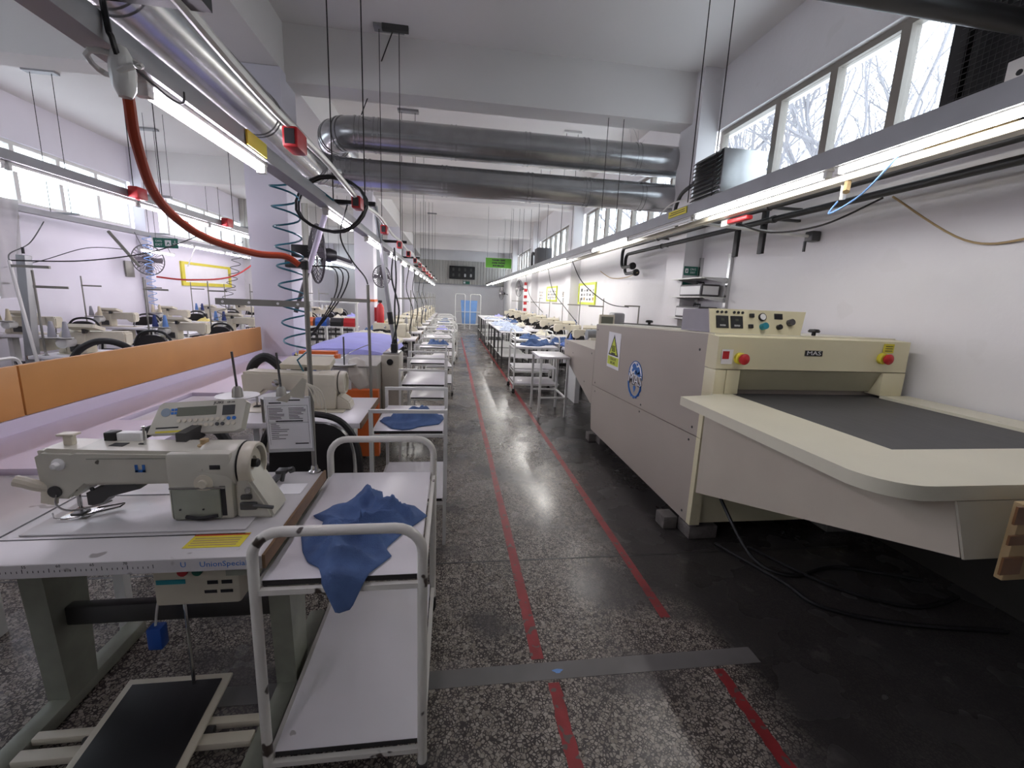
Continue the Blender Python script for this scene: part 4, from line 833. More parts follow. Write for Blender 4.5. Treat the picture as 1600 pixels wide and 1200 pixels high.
G1 = [(-.467, 1.353), (-.436, 1.267), (-.403, 1.208), (-.364, 1.18), (-.338, 1.12), (-.299, 1.05), (-.26, 1.06), (-.221, 1.14), (-.167, 1.224), (-.19, 1.268), (-.144, 1.361), (-.074, 1.468), (-.127, 1.55), (-.246, 1.60), (-.263, 1.68), (-.307, 1.70), (-.351, 1.65), (-.382, 1.585), (-.429, 1.546), (-.472, 1.49), (-.425, 1.451), (-.421, 1.399)]
obj('crumpled_garment', heap(G1, .721, .125, 3, 1.135), DENIM, label='crumpled blue cotton garment draped on the nearest trolley', cat='garment', ang=180)
G2 = [(-.43, 2.68), (-.40, 2.754), (-.298, 2.787), (-.248, 2.90), (-.17, 2.98), (-.13, 2.838), (-.05, 2.83), (-.035, 2.729), (-.06, 2.612), (-.18, 2.557), (-.227, 2.50), (-.275, 2.49), (-.341, 2.52)]
obj('crumpled_garment', heap(G2, .726, .10, 6, None, 18, 60), DENIM, label='crumpled blue garment on the second aisle trolley', cat='garment', ang=180)

# -- pressing machine and ironing board in the aisle row --------------------
pm = thing('heat_press', 'grey press cabinet with orange panels and white control face', 'press machine', (-.85, 4.1, 0))
obj('cabinet', B().rbox(-1.10, -.62, 3.78, 4.45, .10, .90, .01), M('press_grey', (.36, .34, .30), .5), pm)
obj('orange_panel', B().box(-1.00, -.60, 3.70, 3.775, .12, .70), ORANGEP, pm); obj('orange_panel', B().box(-.945, -.915, 3.70, 3.80, .70, .99), ORANGEP, pm); obj('orange_panel', B().box(-1.24, -.95, 3.78, 3.86, .985, 1.01), ORANGEP, pm)
cf_ = obj('control_face', B().rbox(-1.235, -.95, 3.735, 3.80, .82, .985, .006), WHITEC, pm)
for x0, x1, m_ in ((-1.21, -1.16, LBLUE), (-1.14, -1.10, DSTEEL), (-1.08, -1.06, M('panel_blue', (.25, .32, .38), .5)), (-1.03, -.985, DSTEEL)): obj('indicator', B().box(x0, x1, 3.731, 3.736, .90, .94), m_, cf_)
for x in (-1.2, -1.12, -1.04, -.98): obj('button', B().box(x, x+.025, 3.731, 3.736, .85, .865), BLUEI, cf_)
obj('side_post', B().rbox(-.62, -.46, 4.0, 4.35, .15, .96, .012), M('press_post', (.50, .46, .38), .45), pm)
obj('dial', B().cone((-.54, 3.998, .90), (-.54, 3.985, .90), .028, n=18), BLACK, pm)
obj('iron_rest', B().rbox(-.61, -.47, 4.05, 4.3, .962, .975, .004), STEEL, pm); obj('steam_valve', B().rbox(-.55, -.49, 4.12, 4.2, .975, 1.05, .01).cone((-.52, 4.16, 1.05), (-.52, 4.16, 1.09), .012, n=8), BLACK, pm)
for dx in (-.02, .02): obj('steam_hose', B().tube(smooth([(-.52+dx, 4.16, 1.05), (-.50-dx, 4.2, 1.35), (-.53+dx, 4.25, 1.65), (-.53, 4.3, 1.92)], 6), .008, 6), BLACK, pm)
ib = thing('ironing_board', 'padded ironing board under a lilac cloth beside the aisle', 'ironing board', (-1.05, 5.3, 0))
obj('board', B().rbox(-1.50, -.66, 4.5, 6.3, .84, .90, .02), CREAMC, ib)
for x in (-1.4, -.75):
    for y in (4.7, 6.1): obj('leg', B().box(x-.025, x+.025, y-.025, y+.025, 0, .84), WHITEC, ib)
cb_ = B(); nx, ny = 30, 34; vv = []
for j in range(ny+1):
    for i in range(nx+1):
        u, v = i/nx*2-1, j/ny
        s_ = abs(u)**6; x = -1.08+.45*u; y = 4.46+1.55*v; z = .985-.035*u*u-.12*s_+.006*math.sin(9*v+2*u)
        if v < .09: y = 4.46+.02*(v/.09)+.008*math.sin(14*u); z = .86+(.955-.86)*(v/.09)-.02*s_-.035*u*u
        vv.append((x, y, z))
cb_.add(vv, [(j*(nx+1)+i, j*(nx+1)+i+1, (j+1)*(nx+1)+i+1, (j+1)*(nx+1)+i) for j in range(ny) for i in range(nx)])
obj('lilac_cover', cb_, LILACC, ib, ang=60)
obj('cream_cover', heap([(-1.45, 6.0), (-.75, 6.0), (-.7, 6.3), (-.9, 6.75), (-1.3, 6.75), (-1.5, 6.3)], .90, .11, 9, None, 10, 40, 5.), CREAMC, ib, ang=180)
t = thing('suspension_pole', 'slim grey steel pole leaning from the press up to the trunking', 'pole', (-.57, 4.55, 1.0))
obj('pole', B().cone((-.565, 4.56, .96), (-.745, 4.62, 2.33), .021, n=10), TRUNK, t); obj('clamp', B().cone((-.60, 4.57, 1.20), (-.615, 4.575, 1.32), .027, n=10), BLACK, t)
t = thing('inspection_lamp', 'lilac stick lamp hanging aslant above the ironing board', 'lamp', (-1.15, 4.3, 1.4))
obj('stick', B().cone((-1.09, 4.3, 2.28), (-1.30, 4.3, 1.66), .024, n=12), M('lamp_lilac', (.55, .50, .62), .35), t); obj('handle', B().cone((-1.30, 4.3, 1.66), (-1.42, 4.3, 1.30), .019, n=10), FANM, t)
for k_ in range(3): obj('cord', B().tube(smooth([(-1.28, 4.3, 1.72), (-1.06+.05*k_, 4.3, 1.70), (-1.08+.03*k_, 4.32, 1.45), (-1.33, 4.34, 1.05)], 6), .006, 6), BLACK, t)
t = thing('cloth_bundle', 'black and yellow rag bundle on the bench near the ironing board', 'rag', (-1.45, 4.35, .8))
obj('black_rag', heap([(-1.55, 4.25), (-1.38, 4.22), (-1.32, 4.35), (-1.42, 4.5), (-1.56, 4.42)], .80, .10, 2, None, 8, 30), VINYL, t, ang=180); obj('yellow_rag', heap([(-1.56, 4.38), (-1.40, 4.36), (-1.38, 4.55), (-1.5, 4.6)], .80, .16, 5, None, 8, 30), TYELLOW, t, ang=180)
t = thing('drop_sheet', 'sheet in a plastic sleeve with a clear bag hanging before the press', 'document', (-.78, 3.5, .8))
obj('paper', B().box(-.90, -.76, 3.45, 3.453, .76, 1.0), PAPER, t); obj('clear_bag', heap([(-.79, .90), (-.72, .76), (-.64, .78), (-.66, .98), (-.72, 1.02), (-.78, 1.0)], 0, .02, 4, None, 6, 30), film('clear_bag', (.72, .68, .60), .7), t) if False else None
bgp = heap([(-.78, .86), (-.70, .76), (-.62, .79), (-.65, .99), (-.71, 1.02), (-.77, 1.0)], 0, .03, 4, None, 8, 30); bgp.v = [(x, 3.43-z, y) for x, y, z in bgp.v]
obj('clear_bag', bgp, film('clear_bag', (.72, .68, .60), .75), t, ang=180)
for i in range(7): obj('printed_line', B().box(-.885, -.785, 3.4485, 3.45, .80+.024*i, .804+.024*i), FANM, t)
obj('hook_wire', B().tube(smooth([(-.83, 3.45, 1.0), (-.76, 3.44, 1.05), (-.68, 3.43, 1.09), (-.61, 3.425, 1.12)], 4), .003, 5), STEEL, t)
# stand 3 thread pins in front of the press
t = thing('thread_stand', 'thread stand with two tall pins before the lilac ironing board', 'thread stand', (-.95, 3.42, .78))
for x in (-1.05, -.80): obj('spool_pin', B().cone((x, 3.42, .95), (x, 3.42, 1.17), .006, n=6), DSTEEL, t)
for x in (-1.05, -.80): obj('spool_tray', B().lathe([(0, .95), (.09, .96), (.095, .967), (0, .957)], (x, 3.42, 0), 2, 18), WHITEC, t)
obj('tray_bar', B().box(-1.1, -.60, 3.41, 3.43, .938, .95), POLE, t); obj('pole', B().cone((-.60, 3.42, .0), (-.615, 3.42, 1.56), .011, n=8).box(-.88, -.60, 3.415, 3.425, 1.43, 1.455), POLE, t)

# -- aisle-row trolleys -----------------------------------------------------
RS = cart((-.24, 4.25, 0), 0, 'square white frame trolley with a blue basin, third along the aisle', 'white trolleys', .40, .75, False, False, .86, .72, .30, .012, WHITEC)
t = thing('basin', 'blue plastic basin on the lower shelf of the third aisle trolley', 'basin', (-.27, 4.1, .301)); obj('bowl', B().lathe([(.0, .302), (.10, .302), (.14, .39), (.147, .392), (.135, .385), (.10, .31), (0, .308)], (-.27, 4.1, 0), 2, 20), BLUEP, t)
RC = cart((-.27, 5.55, 0), 0, 'white frame trolley, fourth along the aisle beside the ironing board', 'white trolleys', .42, .75, False, False, .86, .72, .30, .012, WHITEC)
cart_names = ['fifth', 'sixth', 'seventh', 'eighth', 'ninth', 'tenth', 'eleventh']
R0 = cart((-.22, 7.0, 0), 0, 'white tube trolley with bare shelves, fifth along the aisle', 'white trolleys', .50, .80, True, True, .88, .74, .2, .012, WHITEC)
for i, y in enumerate((8.6, 10.2, 11.9, 13.6, 15.4)):
    copytree(R0, (-.2+(-.05, .06, -.02, .05, 0)[i], y, 0), R((6, -5, 9, -7, 3)[i]), 'white tube trolley, %s along the aisle past the ironing board' % cart_names[i+1])
for i, (y, m_, n_) in enumerate(((6.95, DENIM, 'blue'), (8.55, LAM, 'white'), (10.25, LILACC, 'lilac'), (13.6, DENIM, 'blue'))):
    o_ = [(-.2+.16*math.cos(a)*(1+.2*math.sin(3*a+i)), y+.24*math.sin(a)*(1+.15*math.cos(2*a))) for a in [k_*PI/8 for k_ in range(16)]]
    obj('crumpled_garment', heap(o_, .741, .16, 70+i, None, 12, 44), m_, label='%s garment heap on the %s aisle trolley' % (n_, ('fifth', 'sixth', 'seventh', 'ninth')[i]), cat='garment', ang=180)
# -- stations further along -------------------------------------------------
m0 = t0 = s0 = None
CONEM = [M('thread_'+n, c, .8) for n, c in (('white', (.75, .74, .72)), ('navy', (.04, .06, .20)), ('cream', (.66, .58, .42)), ('grey', (.35, .35, .38)), ('blue', (.15, .28, .60)))]
CONEN = ['white', 'navy', 'cream', 'grey', 'blue']; cone_mesh = {}; cloth_mesh = {}; crnd = random.Random(12)
def cone_at(p, where, q_):
    k_ = crnd.randrange(5)
    if k_ not in cone_mesh:
        cone_mesh[k_] = mesh_of('thread_cone', B().lathe([(0, 0), (.032, 0), (.034, .008), (.016, .14), (.012, .15), (0, .15)], (0, 0, 0), 2, 14), CONEM[k_])
    o = bpy.data.objects.new('thread_cone', cone_mesh[k_]); C.objects.link(o); o.location = p+(.963,); XF[o.name] = Matrix.Translation(o.location)
    tag(o, CONEN[k_]+' thread cone %s the pole of the %s thread stand' % ('nearer' if q_ == 0 else 'farther from', where), 'thread cone', 'thread cones on the stands')
CLM = [(LAM, 'white'), (LILACC, 'lilac'), (TYELLOW, 'yellow'), (DENIM, 'blue'), (CREAMC, 'cream'), (VINYL, 'black')]
def cloth_at(p, where):
    k_ = crnd.randrange(6)
    if k_ not in cloth_mesh:
        o_ = [(.15*math.cos(a)*(1+.25*math.sin(3*a+k_)), .16*math.sin(a)*(1+.2*math.cos(2*a+k_))) for a in [j*PI/8 for j in range(16)]]
        cloth_mesh[k_] = mesh_of('cloth_bundle', heap(o_, 0, .12, 60+k_, None, 12, 40), CLM[k_][0], 180)
    o = bpy.data.objects.new('cloth_bundle', cloth_mesh[k_]); C.objects.link(o); o.location = p+(.781,); o.rotation_euler = (0, 0, crnd.uniform(0, 6)); XF[o.name] = Matrix.Translation(o.location)
    tag(o, CLM[k_][1]+' crumpled cloth bundle beside the machine of the %s table' % where, 'cloth bundle', 'cloth bundles on the sewing tables')
def station(x, y, rz, where, grp, stand=True, body=MACHC, chairx=True, top=None):
    global m0, t0, s0, ch0
    lab = (' table, %s' % where); c_, s_ = math.cos(rz), math.sin(rz)
    def at(dx, dy): return (x+dx*c_-dy*s_, y+dx*s_+dy*c_)
    if t0 is None:
        t0 = table((x, y, 0), rz, 'white sewing'+lab, 'sewing tables '+grp, 1.15, .58)
        m0 = sewing_machine(at(.15, .03)+(.781,), rz, 'cream sewing machine on the '+where+' table', 'sewing machines', False, MACHC)
    else:
        copytree(t0, (x, y, 0), rz, 'white sewing'+lab, 'sewing tables '+grp); copytree(m0, at(.15, .03)+(.781,), rz, 'cream sewing machine on the '+where+' table')
    if stand:
        if s0 is None: s0 = thread_stand(at(.45, .25)+(.781,), rz, 'thread stand with pins on the '+where+' table', 'thread poles', .80, .28, True)
        else: copytree(s0, at(.45, .25)+(.781,), rz, 'thread stand with pins on the '+where+' table')
    if stand:
        for q_, dx in enumerate((-.08, -.2)): cone_at(at(.45+dx, .25), where, q_)
    cloth_at(at(-.40, -.02), where)
    if chairx: copytree(ch0, at(.1, -.52)+(0,), rz+random.uniform(-.3, .3), 'black padded chair at the '+where+' table')
for i in range(9): station(-1.15, 7.65+1.45*i, 0, '%s aisle-row' % NTH[i+2], 'of the aisle row')
for i in range(7): station(-3.42, 5.0+1.5*i, PI, '%s row-beyond-the-partition' % NTH[i], 'beyond the partition')
for i in range(5): station(-5.4, 6.75+1.5*i, PI, '%s far-window-wall' % NTH[i], 'by the far window wall')
for i in range(8): station(2.32, 7.6+1.5*i, 0, '%s window-wall' % NTH[i], 'along the window wall')
# row beyond the partition, nearest pieces
ntb = copytree(t0, (-2.75, 3.35, 0), PI, 'white table just behind the orange partition', 'sewing tables beyond the partition')
t = thing('bent_hose', 'black hose arch just above the orange partition edge', 'hose', (-2.4, 3.4, .78)); obj('hose', B().tube(smooth([(-2.62, 3.4, .78), (-2.60, 3.4, .98), (-2.45, 3.4, 1.09), (-2.28, 3.4, 1.07), (-2.18, 3.4, .95), (-2.16, 3.4, .78)], 6), .022, 10), RUBBER, t)
copytree(R0, (-3.85, 3.75, 0), PI/2, 'white tube trolley behind the orange partition'); copytree(R0, (-4.4, 8.0, 0), 0, 'white tube trolley between far machine rows')
# leaning grey post and pole near the far hall edge
t = thing('leaning_post', 'wide grey post standing aslant beside the first far machine', 'post', (-4.2, 5.0, .8)); obj('post', B().rbox(-4.30, -4.22, 4.98, 5.06, .0, 1.72, .006, T=Matrix.Translation((-4.1, 0, 0)) @ Matrix.Rotation(R(4), 4, 'Y') @ Matrix.Translation((4.1, 0, 0))), TRUNK, t)
obj('plug', B().cone((-4.14, 5.02, 1.74), (-4.14, 5.02, 1.80), .012, n=8), BLACK, t)
t = thing('thread_stand', 'slim white thread pole with arm by the grey post', 'thread stand', (-4.1, 4.7, 0)); obj('pole', B().cone((-3.86, 4.7, .2), (-4.0, 4.7, 1.66), .014, n=8), WHITEC, t); obj('guide_bar', B().box(-4.0, -3.68, 4.69, 4.71, 1.60, 1.625), POLE, t)
t = thing('hanging_sheet', 'draped translucent plastic sheet at the edge by the far windows', 'plastic sheet', (-5.1, 5.6, 1.5))
sh_ = B(); vv = []
for j in range(15):
    for i in range(13):
        a = i/12; f = j/14; wd_ = .55*(1-.35*f); vv.append((-4.86+wd_*(a-.5)*1.2, 5.6+.06*math.sin(a*17+f*2), 2.33-.95*f-.10*math.sin(a*PI)*f))
sh_.add(vv, [(j*13+i, j*13+i+1, (j+1)*13+i+1, (j+1)*13+i) for j in range(14) for i in range(12)]); obj('sheet', sh_, film('clear_sheet', (.85, .82, .78), .5), t, ang=180)
# stick lamps hanging from the far trunking, cables
for i, (p, q) in enumerate((((-4.9, 7.3, 2.22), (-4.55, 7.3, 1.75)), ((-5.1, 9.9, 2.28), (-5.28, 9.9, 1.88)))):
    obj('hanging_bar', B().cone(p, q, .022 if i == 0 else .012, n=8), POLE if i == 0 else WHITEC, label=('grey' if i == 0 else 'white')+' bar hanging aslant from the far trunking', cat='bar')
tl = tube_light(-4.9, 7.9, .9, 2.02, TUBEL, 'lone lit tube lamp hanging low by the exit sign', 'tube lamps by the far window wall')
for y in (8.0, 8.7): obj('wire', B().cone((-4.9, y, 2.04), (-5.0, y, 2.30), .004, n=5), WIRE, tl)
cable([(-4.0, 4.7, 1.66), (-3.6, 5.0, 1.70), (-3.2, 5.4, 1.85), (-2.9, 5.8, 2.1)], .006, BLACK, 'black cable from the white thread pole up to the trunking')
cable([(-4.0, 4.7, 1.66), (-4.4, 5.2, 1.75), (-4.7, 5.8, 1.9), (-5.0, 6.4, 2.2)], .006, BLACK, 'black cable from the white thread pole towards the far windows')
cable([(-5.85, 6.5, 1.58), (-5.4, 6.7, 1.72), (-5.0, 7.0, 1.95), (-4.72, 7.3, 1.98)], .005, BLACK, 'thin cable from the first far stand to the hanging bar')
obj('red_air_hose', B().tube(smooth([(-3.95, 6.65, 1.60), (-3.6, 6.8, 1.58), (-3.2, 7.2, 1.68), (-2.95, 7.8, 2.1)], 6), .011, 8), M('red_hose', (.55, .03, .03), .4), label='thin red air hose curving up to the trunking beyond the partition', cat='hose')
for k_, (x, y, z0, z1) in enumerate(((-3.0, 6.9, 1.0, 2.15), (-5.05, 8.35, 1.15, 2.29))):
    hp = [(x+.06*math.cos(i*PI/5)-.35*(i/110)**1.5*(1 if k_ == 0 else 0), y+.06*math.sin(i*PI/5), z1-(z1-z0)*i/110) for i in range(111)]
    obj('coiled_air_hose', B().tube(hp, .005, 5), DSTEEL if k_ == 0 else LBLUE, label=('dark' if k_ == 0 else 'pale')+' coiled air hose hanging beyond the partition', cat='hose')
# wall fans
def fan(loc, rz, r, label):
    t = thing('wall_fan', label, 'fan', loc, rz); g = B()
    for i in range(28):
        a = i*2*PI/28; g.tube([(r*k_*math.cos(a), .05-.05*k_**3, r*k_*math.sin(a)) for k_ in (.15, .5, .8, 1)]+[(r*k_*math.cos(a), -.06+.06*k_**3, r*k_*math.sin(a)) for k_ in (.8, .5, .15)], .0035, 4)
    P_('cage', g, FANM, t); P_('rim', B().tube([(r*math.cos(a), 0, r*math.sin(a)) for a in [i*PI/14 for i in range(28)]], .01, 6, closed=True), FANM, t)
    for i in range(4): P_('blade', B().rbox(-.05*r/.3, .05*r/.3, -.004, .004, .03, r*.9, .003, T=Matrix.Rotation(i*PI/2, 4, 'Y') @ Matrix.Rotation(.4, 4, 'Z')), M('fan_blade', (.14, .12, .14), .4), t)
    P_('motor', B().lathe([(0, .05), (.06, .06), (.07, .12), (.05, .18), (0, .19)], (0, 0, 0), 1, 14), BLACK, t); P_('arm', B().cone((0, .15, 0), (0, .34, -.05), .018, n=8), FANM, t)
    return t
fan((-1.33, 4.72, 1.86), R(-60), .28, 'large dark wall fan on the first pillar')
fan((-5.75, 9.5, 1.95), R(60), .28, 'grey wall fan on the far window wall'); fan((2.45, 16.2, 1.9), R(-75), .30, 'dark wall fan high on the window wall')
fan((-1.45, 9.6, 1.85), R(-30), .22, 'smaller wall fan on the second pillar'); fan((2.4, 21.5, 1.75), R(-75), .30, 'dark wall fan near the far end of the window wall')
t = thing('junction_box', 'black box on the first pillar fan mount', 'box', (-1.55, 4.8, 1.8)); obj('box', B().rbox(-1.60, -1.42, 4.80, 4.95, 1.83, 1.95, .01), BLACK, t); obj('shelf', B().rbox(-1.64, -1.44, 4.72, 4.95, 1.72, 1.79, .01), BLACK, t)
# red extinguisher and orange band on the second pillar
t = thing('fire_extinguisher', 'red fire extinguisher beside the second pillar', 'extinguisher', (-1.5, 9.85, .8)); obj('cylinder', B().lathe([(0, .82), (.075, .82), (.08, .84), (.08, 1.2), (.05, 1.27), (.02, 1.29), (.02, 1.32)], (-1.52, 9.85, 0), 2, 16), REDP, t); obj('nozzle', B().rbox(-1.56, -1.48, 9.82, 9.88, 1.31, 1.36, .008), BLACK, t)
obj('wall_bracket', B().box(-1.66, -1.60, 9.95, 10.0, .9, 1.2), REDP, t)
tag(obj('painted_band', B().box(-2.055, -1.655, 9.945, 10.375, 1.32, 1.37), ORANGEP), 'orange band painted round the second pillar', 'band')
# racks seen past the pillars
t = thing('shelf_rack', 'white rack with boxes seen between the pillars', 'rack', (-2.6, 8.6, 0))
for z in (.85, 1.3):
    obj('shelf', B().box(-2.75, -1.75, 8.5, 8.8, z, z+.02), WHITEC, t)
for x in (-2.75, -1.75): obj('post', B().box(x-.02, x+.02, 8.52, 8.56, 0, 1.32), WHITEC, t)
for i, (x, m_) in enumerate(((-2.62, ORANGEP), (-2.38, BLUEP), (-2.12, BLACK), (-1.88, REDP))): obj('parts_bin', B().prism([(8.5, .87), (8.72, .87), (8.72, 1.02), (8.55, 1.02), (8.5, .95)], 0, x-.1, x+.1), m_, label=['orange', 'blue', 'black', 'red'][i]+' parts bin on the white rack between the pillars', cat='bin')

# ================================================================== WINDOW-WALL SIDE
t = thing('side_table', 'small white steel-legged table beside the press', 'table', (1.42, 5.65, 0))
obj('tabletop', B().rbox(1.12, 1.52, 5.38, 5.98, .775, .80, .004), LAM, t)
for x in (1.145, 1.495):
    for y in (5.405, 5.955): obj('leg', B().box(x-.014, x+.014, y-.014, y+.014, 0, .775), WHITEC, t)
for y in (5.405, 5.955): obj('stretcher', B().box(1.15, 1.49, y-.01, y+.01, .25, .27), WHITEC, t)
obj('stretcher', B().box(1.485, 1.505, 5.42, 5.94, .25, .27), WHITEC, t)
rc = cart((1.37, 7.15, 0), PI/2, 'white tube trolley behind the small white table', 'white trolleys by the window wall', .62, .72, True, True, .92, .76, .17, .012, WHITEC)
P_('shelf', B().box(-.29, .29, -.35, .35, .40, .415), LAM, rc)
copytree(rc, (1.55, 8.4, 0), PI/2, 'second white tube trolley near the window-wall machines'); copytree(rc, (1.42, 13.75, 0), 0, 'third white tube trolley farther down the window side')
for i, (x, y, sz) in enumerate(((1.35, 7.1, .2), (1.62, 7.3, .15), (1.5, 8.4, .22))):
    o_ = [(x+sz*math.cos(a)*(1+.2*math.sin(3*a+i)), y+sz*.8*math.sin(a)) for a in [k_*PI/8 for k_ in range(16)]]
    obj('crumpled_garment', heap(o_, .761, .13, 30+i, None, 10, 40), DENIM, label='blue garment pile, %s on the window-side trolleys' % NTH[i], cat='garment', group='garments on the window-side trolleys', ang=180)
# long white work tables along the aisle
wt0 = thing('work_table', 'white topped work table with black legs, first on the window side', 'table', (1.4, 10.2, 0))
P_('tabletop', B().rbox(-.33, .33, -.85, .85, .775, .80, .004), LAM, wt0)
for x in (-.30, .30):
    for y in (-.8, 0, .8): P_('leg', B().box(x-.014, x+.014, y-.014, y+.014, 0, .775), DSTEEL, wt0)
P_('shelf', B().box(-.31, .31, -.8, .8, .25, .265), WHITEC, wt0)
for i, y in enumerate((12.0, 15.2, 17.2)): copytree(wt0, (1.4, y, 0), 0, 'white topped work table with black legs, %s on the window side' % NTH[i+1])
PALE = M('white_blue_shirt', (.55, .62, .80), .8, var=.25, scale=30)
for i, (x, y) in enumerate(((1.35, 9.8), (1.45, 10.5), (1.38, 11.6), (1.4, 12.4), (1.4, 15.2))):
    o_ = [(x+.28*math.cos(a)*(1+.15*math.sin(4*a+i)), y+.32*math.sin(a)) for a in [k_*PI/8 for k_ in range(16)]]
    obj('shirt_pile', heap(o_, .801, .14, 40+i, None, 10, 40), PALE, label='pale blue and white shirt pile, %s on the window-side work tables' % NTH[i], cat='garment', group='shirt piles on the work tables', ang=180)
# special machine behind the press: tall grey-cream unit with panel
t = thing('bartack_machine', 'tall cream automatic machine with control panel just past the press', 'sewing machine', (2.35, 6.4, 0))
obj('table', B().rbox(1.75, 2.85, 6.1, 6.75, .745, .785, .004), LAM, t); obj('stand', B().box(1.85, 1.92, 6.2, 6.65, 0, .745), WHITEC, t); obj('stand', B().box(2.68, 2.75, 6.2, 6.65, 0, .745), WHITEC, t)
obj('head', B().rbox(2.05, 2.50, 6.25, 6.5, .79, .98, .02).rbox(2.30, 2.55, 6.25, 6.55, .98, 1.12, .02), MACHC, t); obj('panel', B().rbox(2.18, 2.42, 6.3, 6.34, 1.13, 1.33, .01), MACHC, t); obj('panel_screen', B().box(2.21, 2.39, 6.295, 6.30, 1.2, 1.3), LCD, t)
obj('cabinet', B().rbox(2.42, 2.60, 6.35, 6.6, .98, 1.36, .03), TRUNK, t); obj('motor', B().lathe([(0, -.12), (.08, -.12), (.085, 0), (.08, .1), (0, .1)], (2.15, 6.4, 1.02), 0, 14), GALV, t)
obj('frame_post', B().cone((2.78, 6.3, .785), (2.78, 6.3, 1.48), .011, n=8).box(2.55, 2.79, 6.29, 6.31, 1.46, 1.48), POLE, t)
obj('folded_jacket', heap([(1.80, 6.65), (1.98, 6.6), (2.03, 6.85), (1.95, 7.1), (1.78, 7.0)], .785, .28, 51, None, 10, 36), BLUEP, label='dark blue jacket heaped beside the cream automatic machine', cat='garment', ang=180)
# wall shelves
t = thing('wall_shelf', 'grey slotted wall shelf unit above the press', 'shelf', (2.75, 4.7, 1.3))
for y in (4.36, 4.92): obj('rail', B().box(2.865, 2.9, y-.02, y+.02, 1.3, 2.06), STEEL, t)
for z in (1.80, 1.60, 1.36):
    s_ = obj('shelf_board', B().box(2.60, 2.88, 4.40, 5.06 if z > 1 else 4.9, z, z+.012), WHITEC, t)
    for y in (4.37, 4.93): obj('bracket', B().prism([(2.62, z), (2.88, z), (2.88, z-.05), (2.64, z-.012)], 1, y-.006, y+.006), STEEL, s_)
def toolbox(x0, x1, y0, y1, z, label, m_=PAPER):
    t = thing('storage_box', label, 'box', ((x0+x1)/2, (y0+y1)/2, z)); obj('box', B().rbox(x0, x1, y0, y1, z, z+.13, .01), FANM, t); obj('printed_face', B().box(x0-.003, x0, y0+.02, y1-.02, z+.02, z+.11), m_, t); obj('printed_face', B().box(x0+.02, x1-.02, y0-.003, y0, z+.02, z+.11), m_, t)
    obj('handle', B().tube([(x0+.08, (y0+y1)/2, z+.13), (x0+.08, (y0+y1)/2, z+.155), (x1-.06, (y0+y1)/2, z+.155), (x1-.06, (y0+y1)/2, z+.13)], .007, 6), BLACK, t)
toolbox(2.64, 2.86, 4.45, 4.90, 1.613, 'printed box with black handle on the middle wall shelf'); toolbox(2.64, 2.86, 4.45, 4.95, 1.373, 'printed box with black handle on the lowest wall shelf')
# signs on pilaster behind the shelves: face looks to -y
def sign_y(name, x0, x1, y, z0, z1, back, label, lines, icon=True):
    t = obj(name, B().box(x0, x1, y-.004, y, z0, z1), back, label=label, cat='sign'); h = z1-z0
    F = frame(Vector((x0, y-.0045, z0)), (1, 0, 0), (0, 0, 1)); w_ = x1-x0
    for i, (s_, u, v, sz) in enumerate(lines): text('lettering', s_, sz*h, F @ Matrix.Translation((u*w_, v*h, 0)), WINK if back is DGREEN else INK, t, depth=.0008, off=0. if back is DGREEN else .004)
    if icon:
        b = B().box(.08*w_, .30*w_, .25*h, .75*h, 0, .0008, T=F); obj('pictogram', b, WINK, t); obj('pictogram', B().prism([(.12*w_, .35*h), (.2*w_, .65*h), (.26*w_, .4*h)], 2, .0008, .0014, T=F), back, t)
    return t
sign_y('exit_sign', 2.69, 2.86, 4.945, 1.86, 1.96, DGREEN, 'small green exit sign high on the pilaster', [('ÇIKIŞ', .65, .68, .3), ('EXIT', .65, .3, .3)])
sign_y('safety_sign', 2.69, 2.86, 4.945, 1.62, 1.78, DGREEN, 'green safety sign on the pilaster behind the shelf', [('ACİL', .65, .7, .22), ('ÇIKIŞ', .65, .35, .22)])
# framed yellow posters on the window wall (faces look to -x)
def poster(y0, y1, z0, z1, label, fr=YELG, x=XR):
    t = thing('framed_poster', label, 'poster', (x-.01, (y0+y1)/2, z0)); obj('sheet', B().box(x-.012, x-.001, y0, y1, z0, z1), PAPER, t); w_ = .05
    if fr: obj('frame', B().box(x-.03, x-.001, y0-w_, y0, z0-w_, z1+w_).box(x-.03, x-.001, y1, y1+w_, z0-w_, z1+w_).box(x-.03, x-.001, y0, y1, z0-w_, z0).box(x-.03, x-.001, y0, y1, z1, z1+w_), fr, t)
    rn = random.Random(int(y0*100)); n = 5
    for i in range(n):
        for j in range(3):
            ya = y0+.06+(y1-y0-.1)*i/n; za = z0+.04+(z1-z0-.08)*j/3; obj('printed_patch', B().box(x-.0135, x-.012, ya, ya+(y1-y0)/n*.6*rn.uniform(.6, 1), za, za+(z1-z0)/3*.6*rn.uniform(.5, 1)), rn.choice([FANM, BLACK, CARD, TRUNK]), t)
poster(8.75, 9.85, 1.50, 1.86, 'yellow framed picture board on the window wall'); poster(12.1, 13.3, 1.53, 1.86, 'second yellow framed picture board farther down the window wall')
poster(13.9, 14.6, 1.5, 1.85, 'unframed grey notice sheet on the window wall', None); poster(11.2, 11.5, 1.58, 1.80, 'small unframed dark print on the window wall', None)
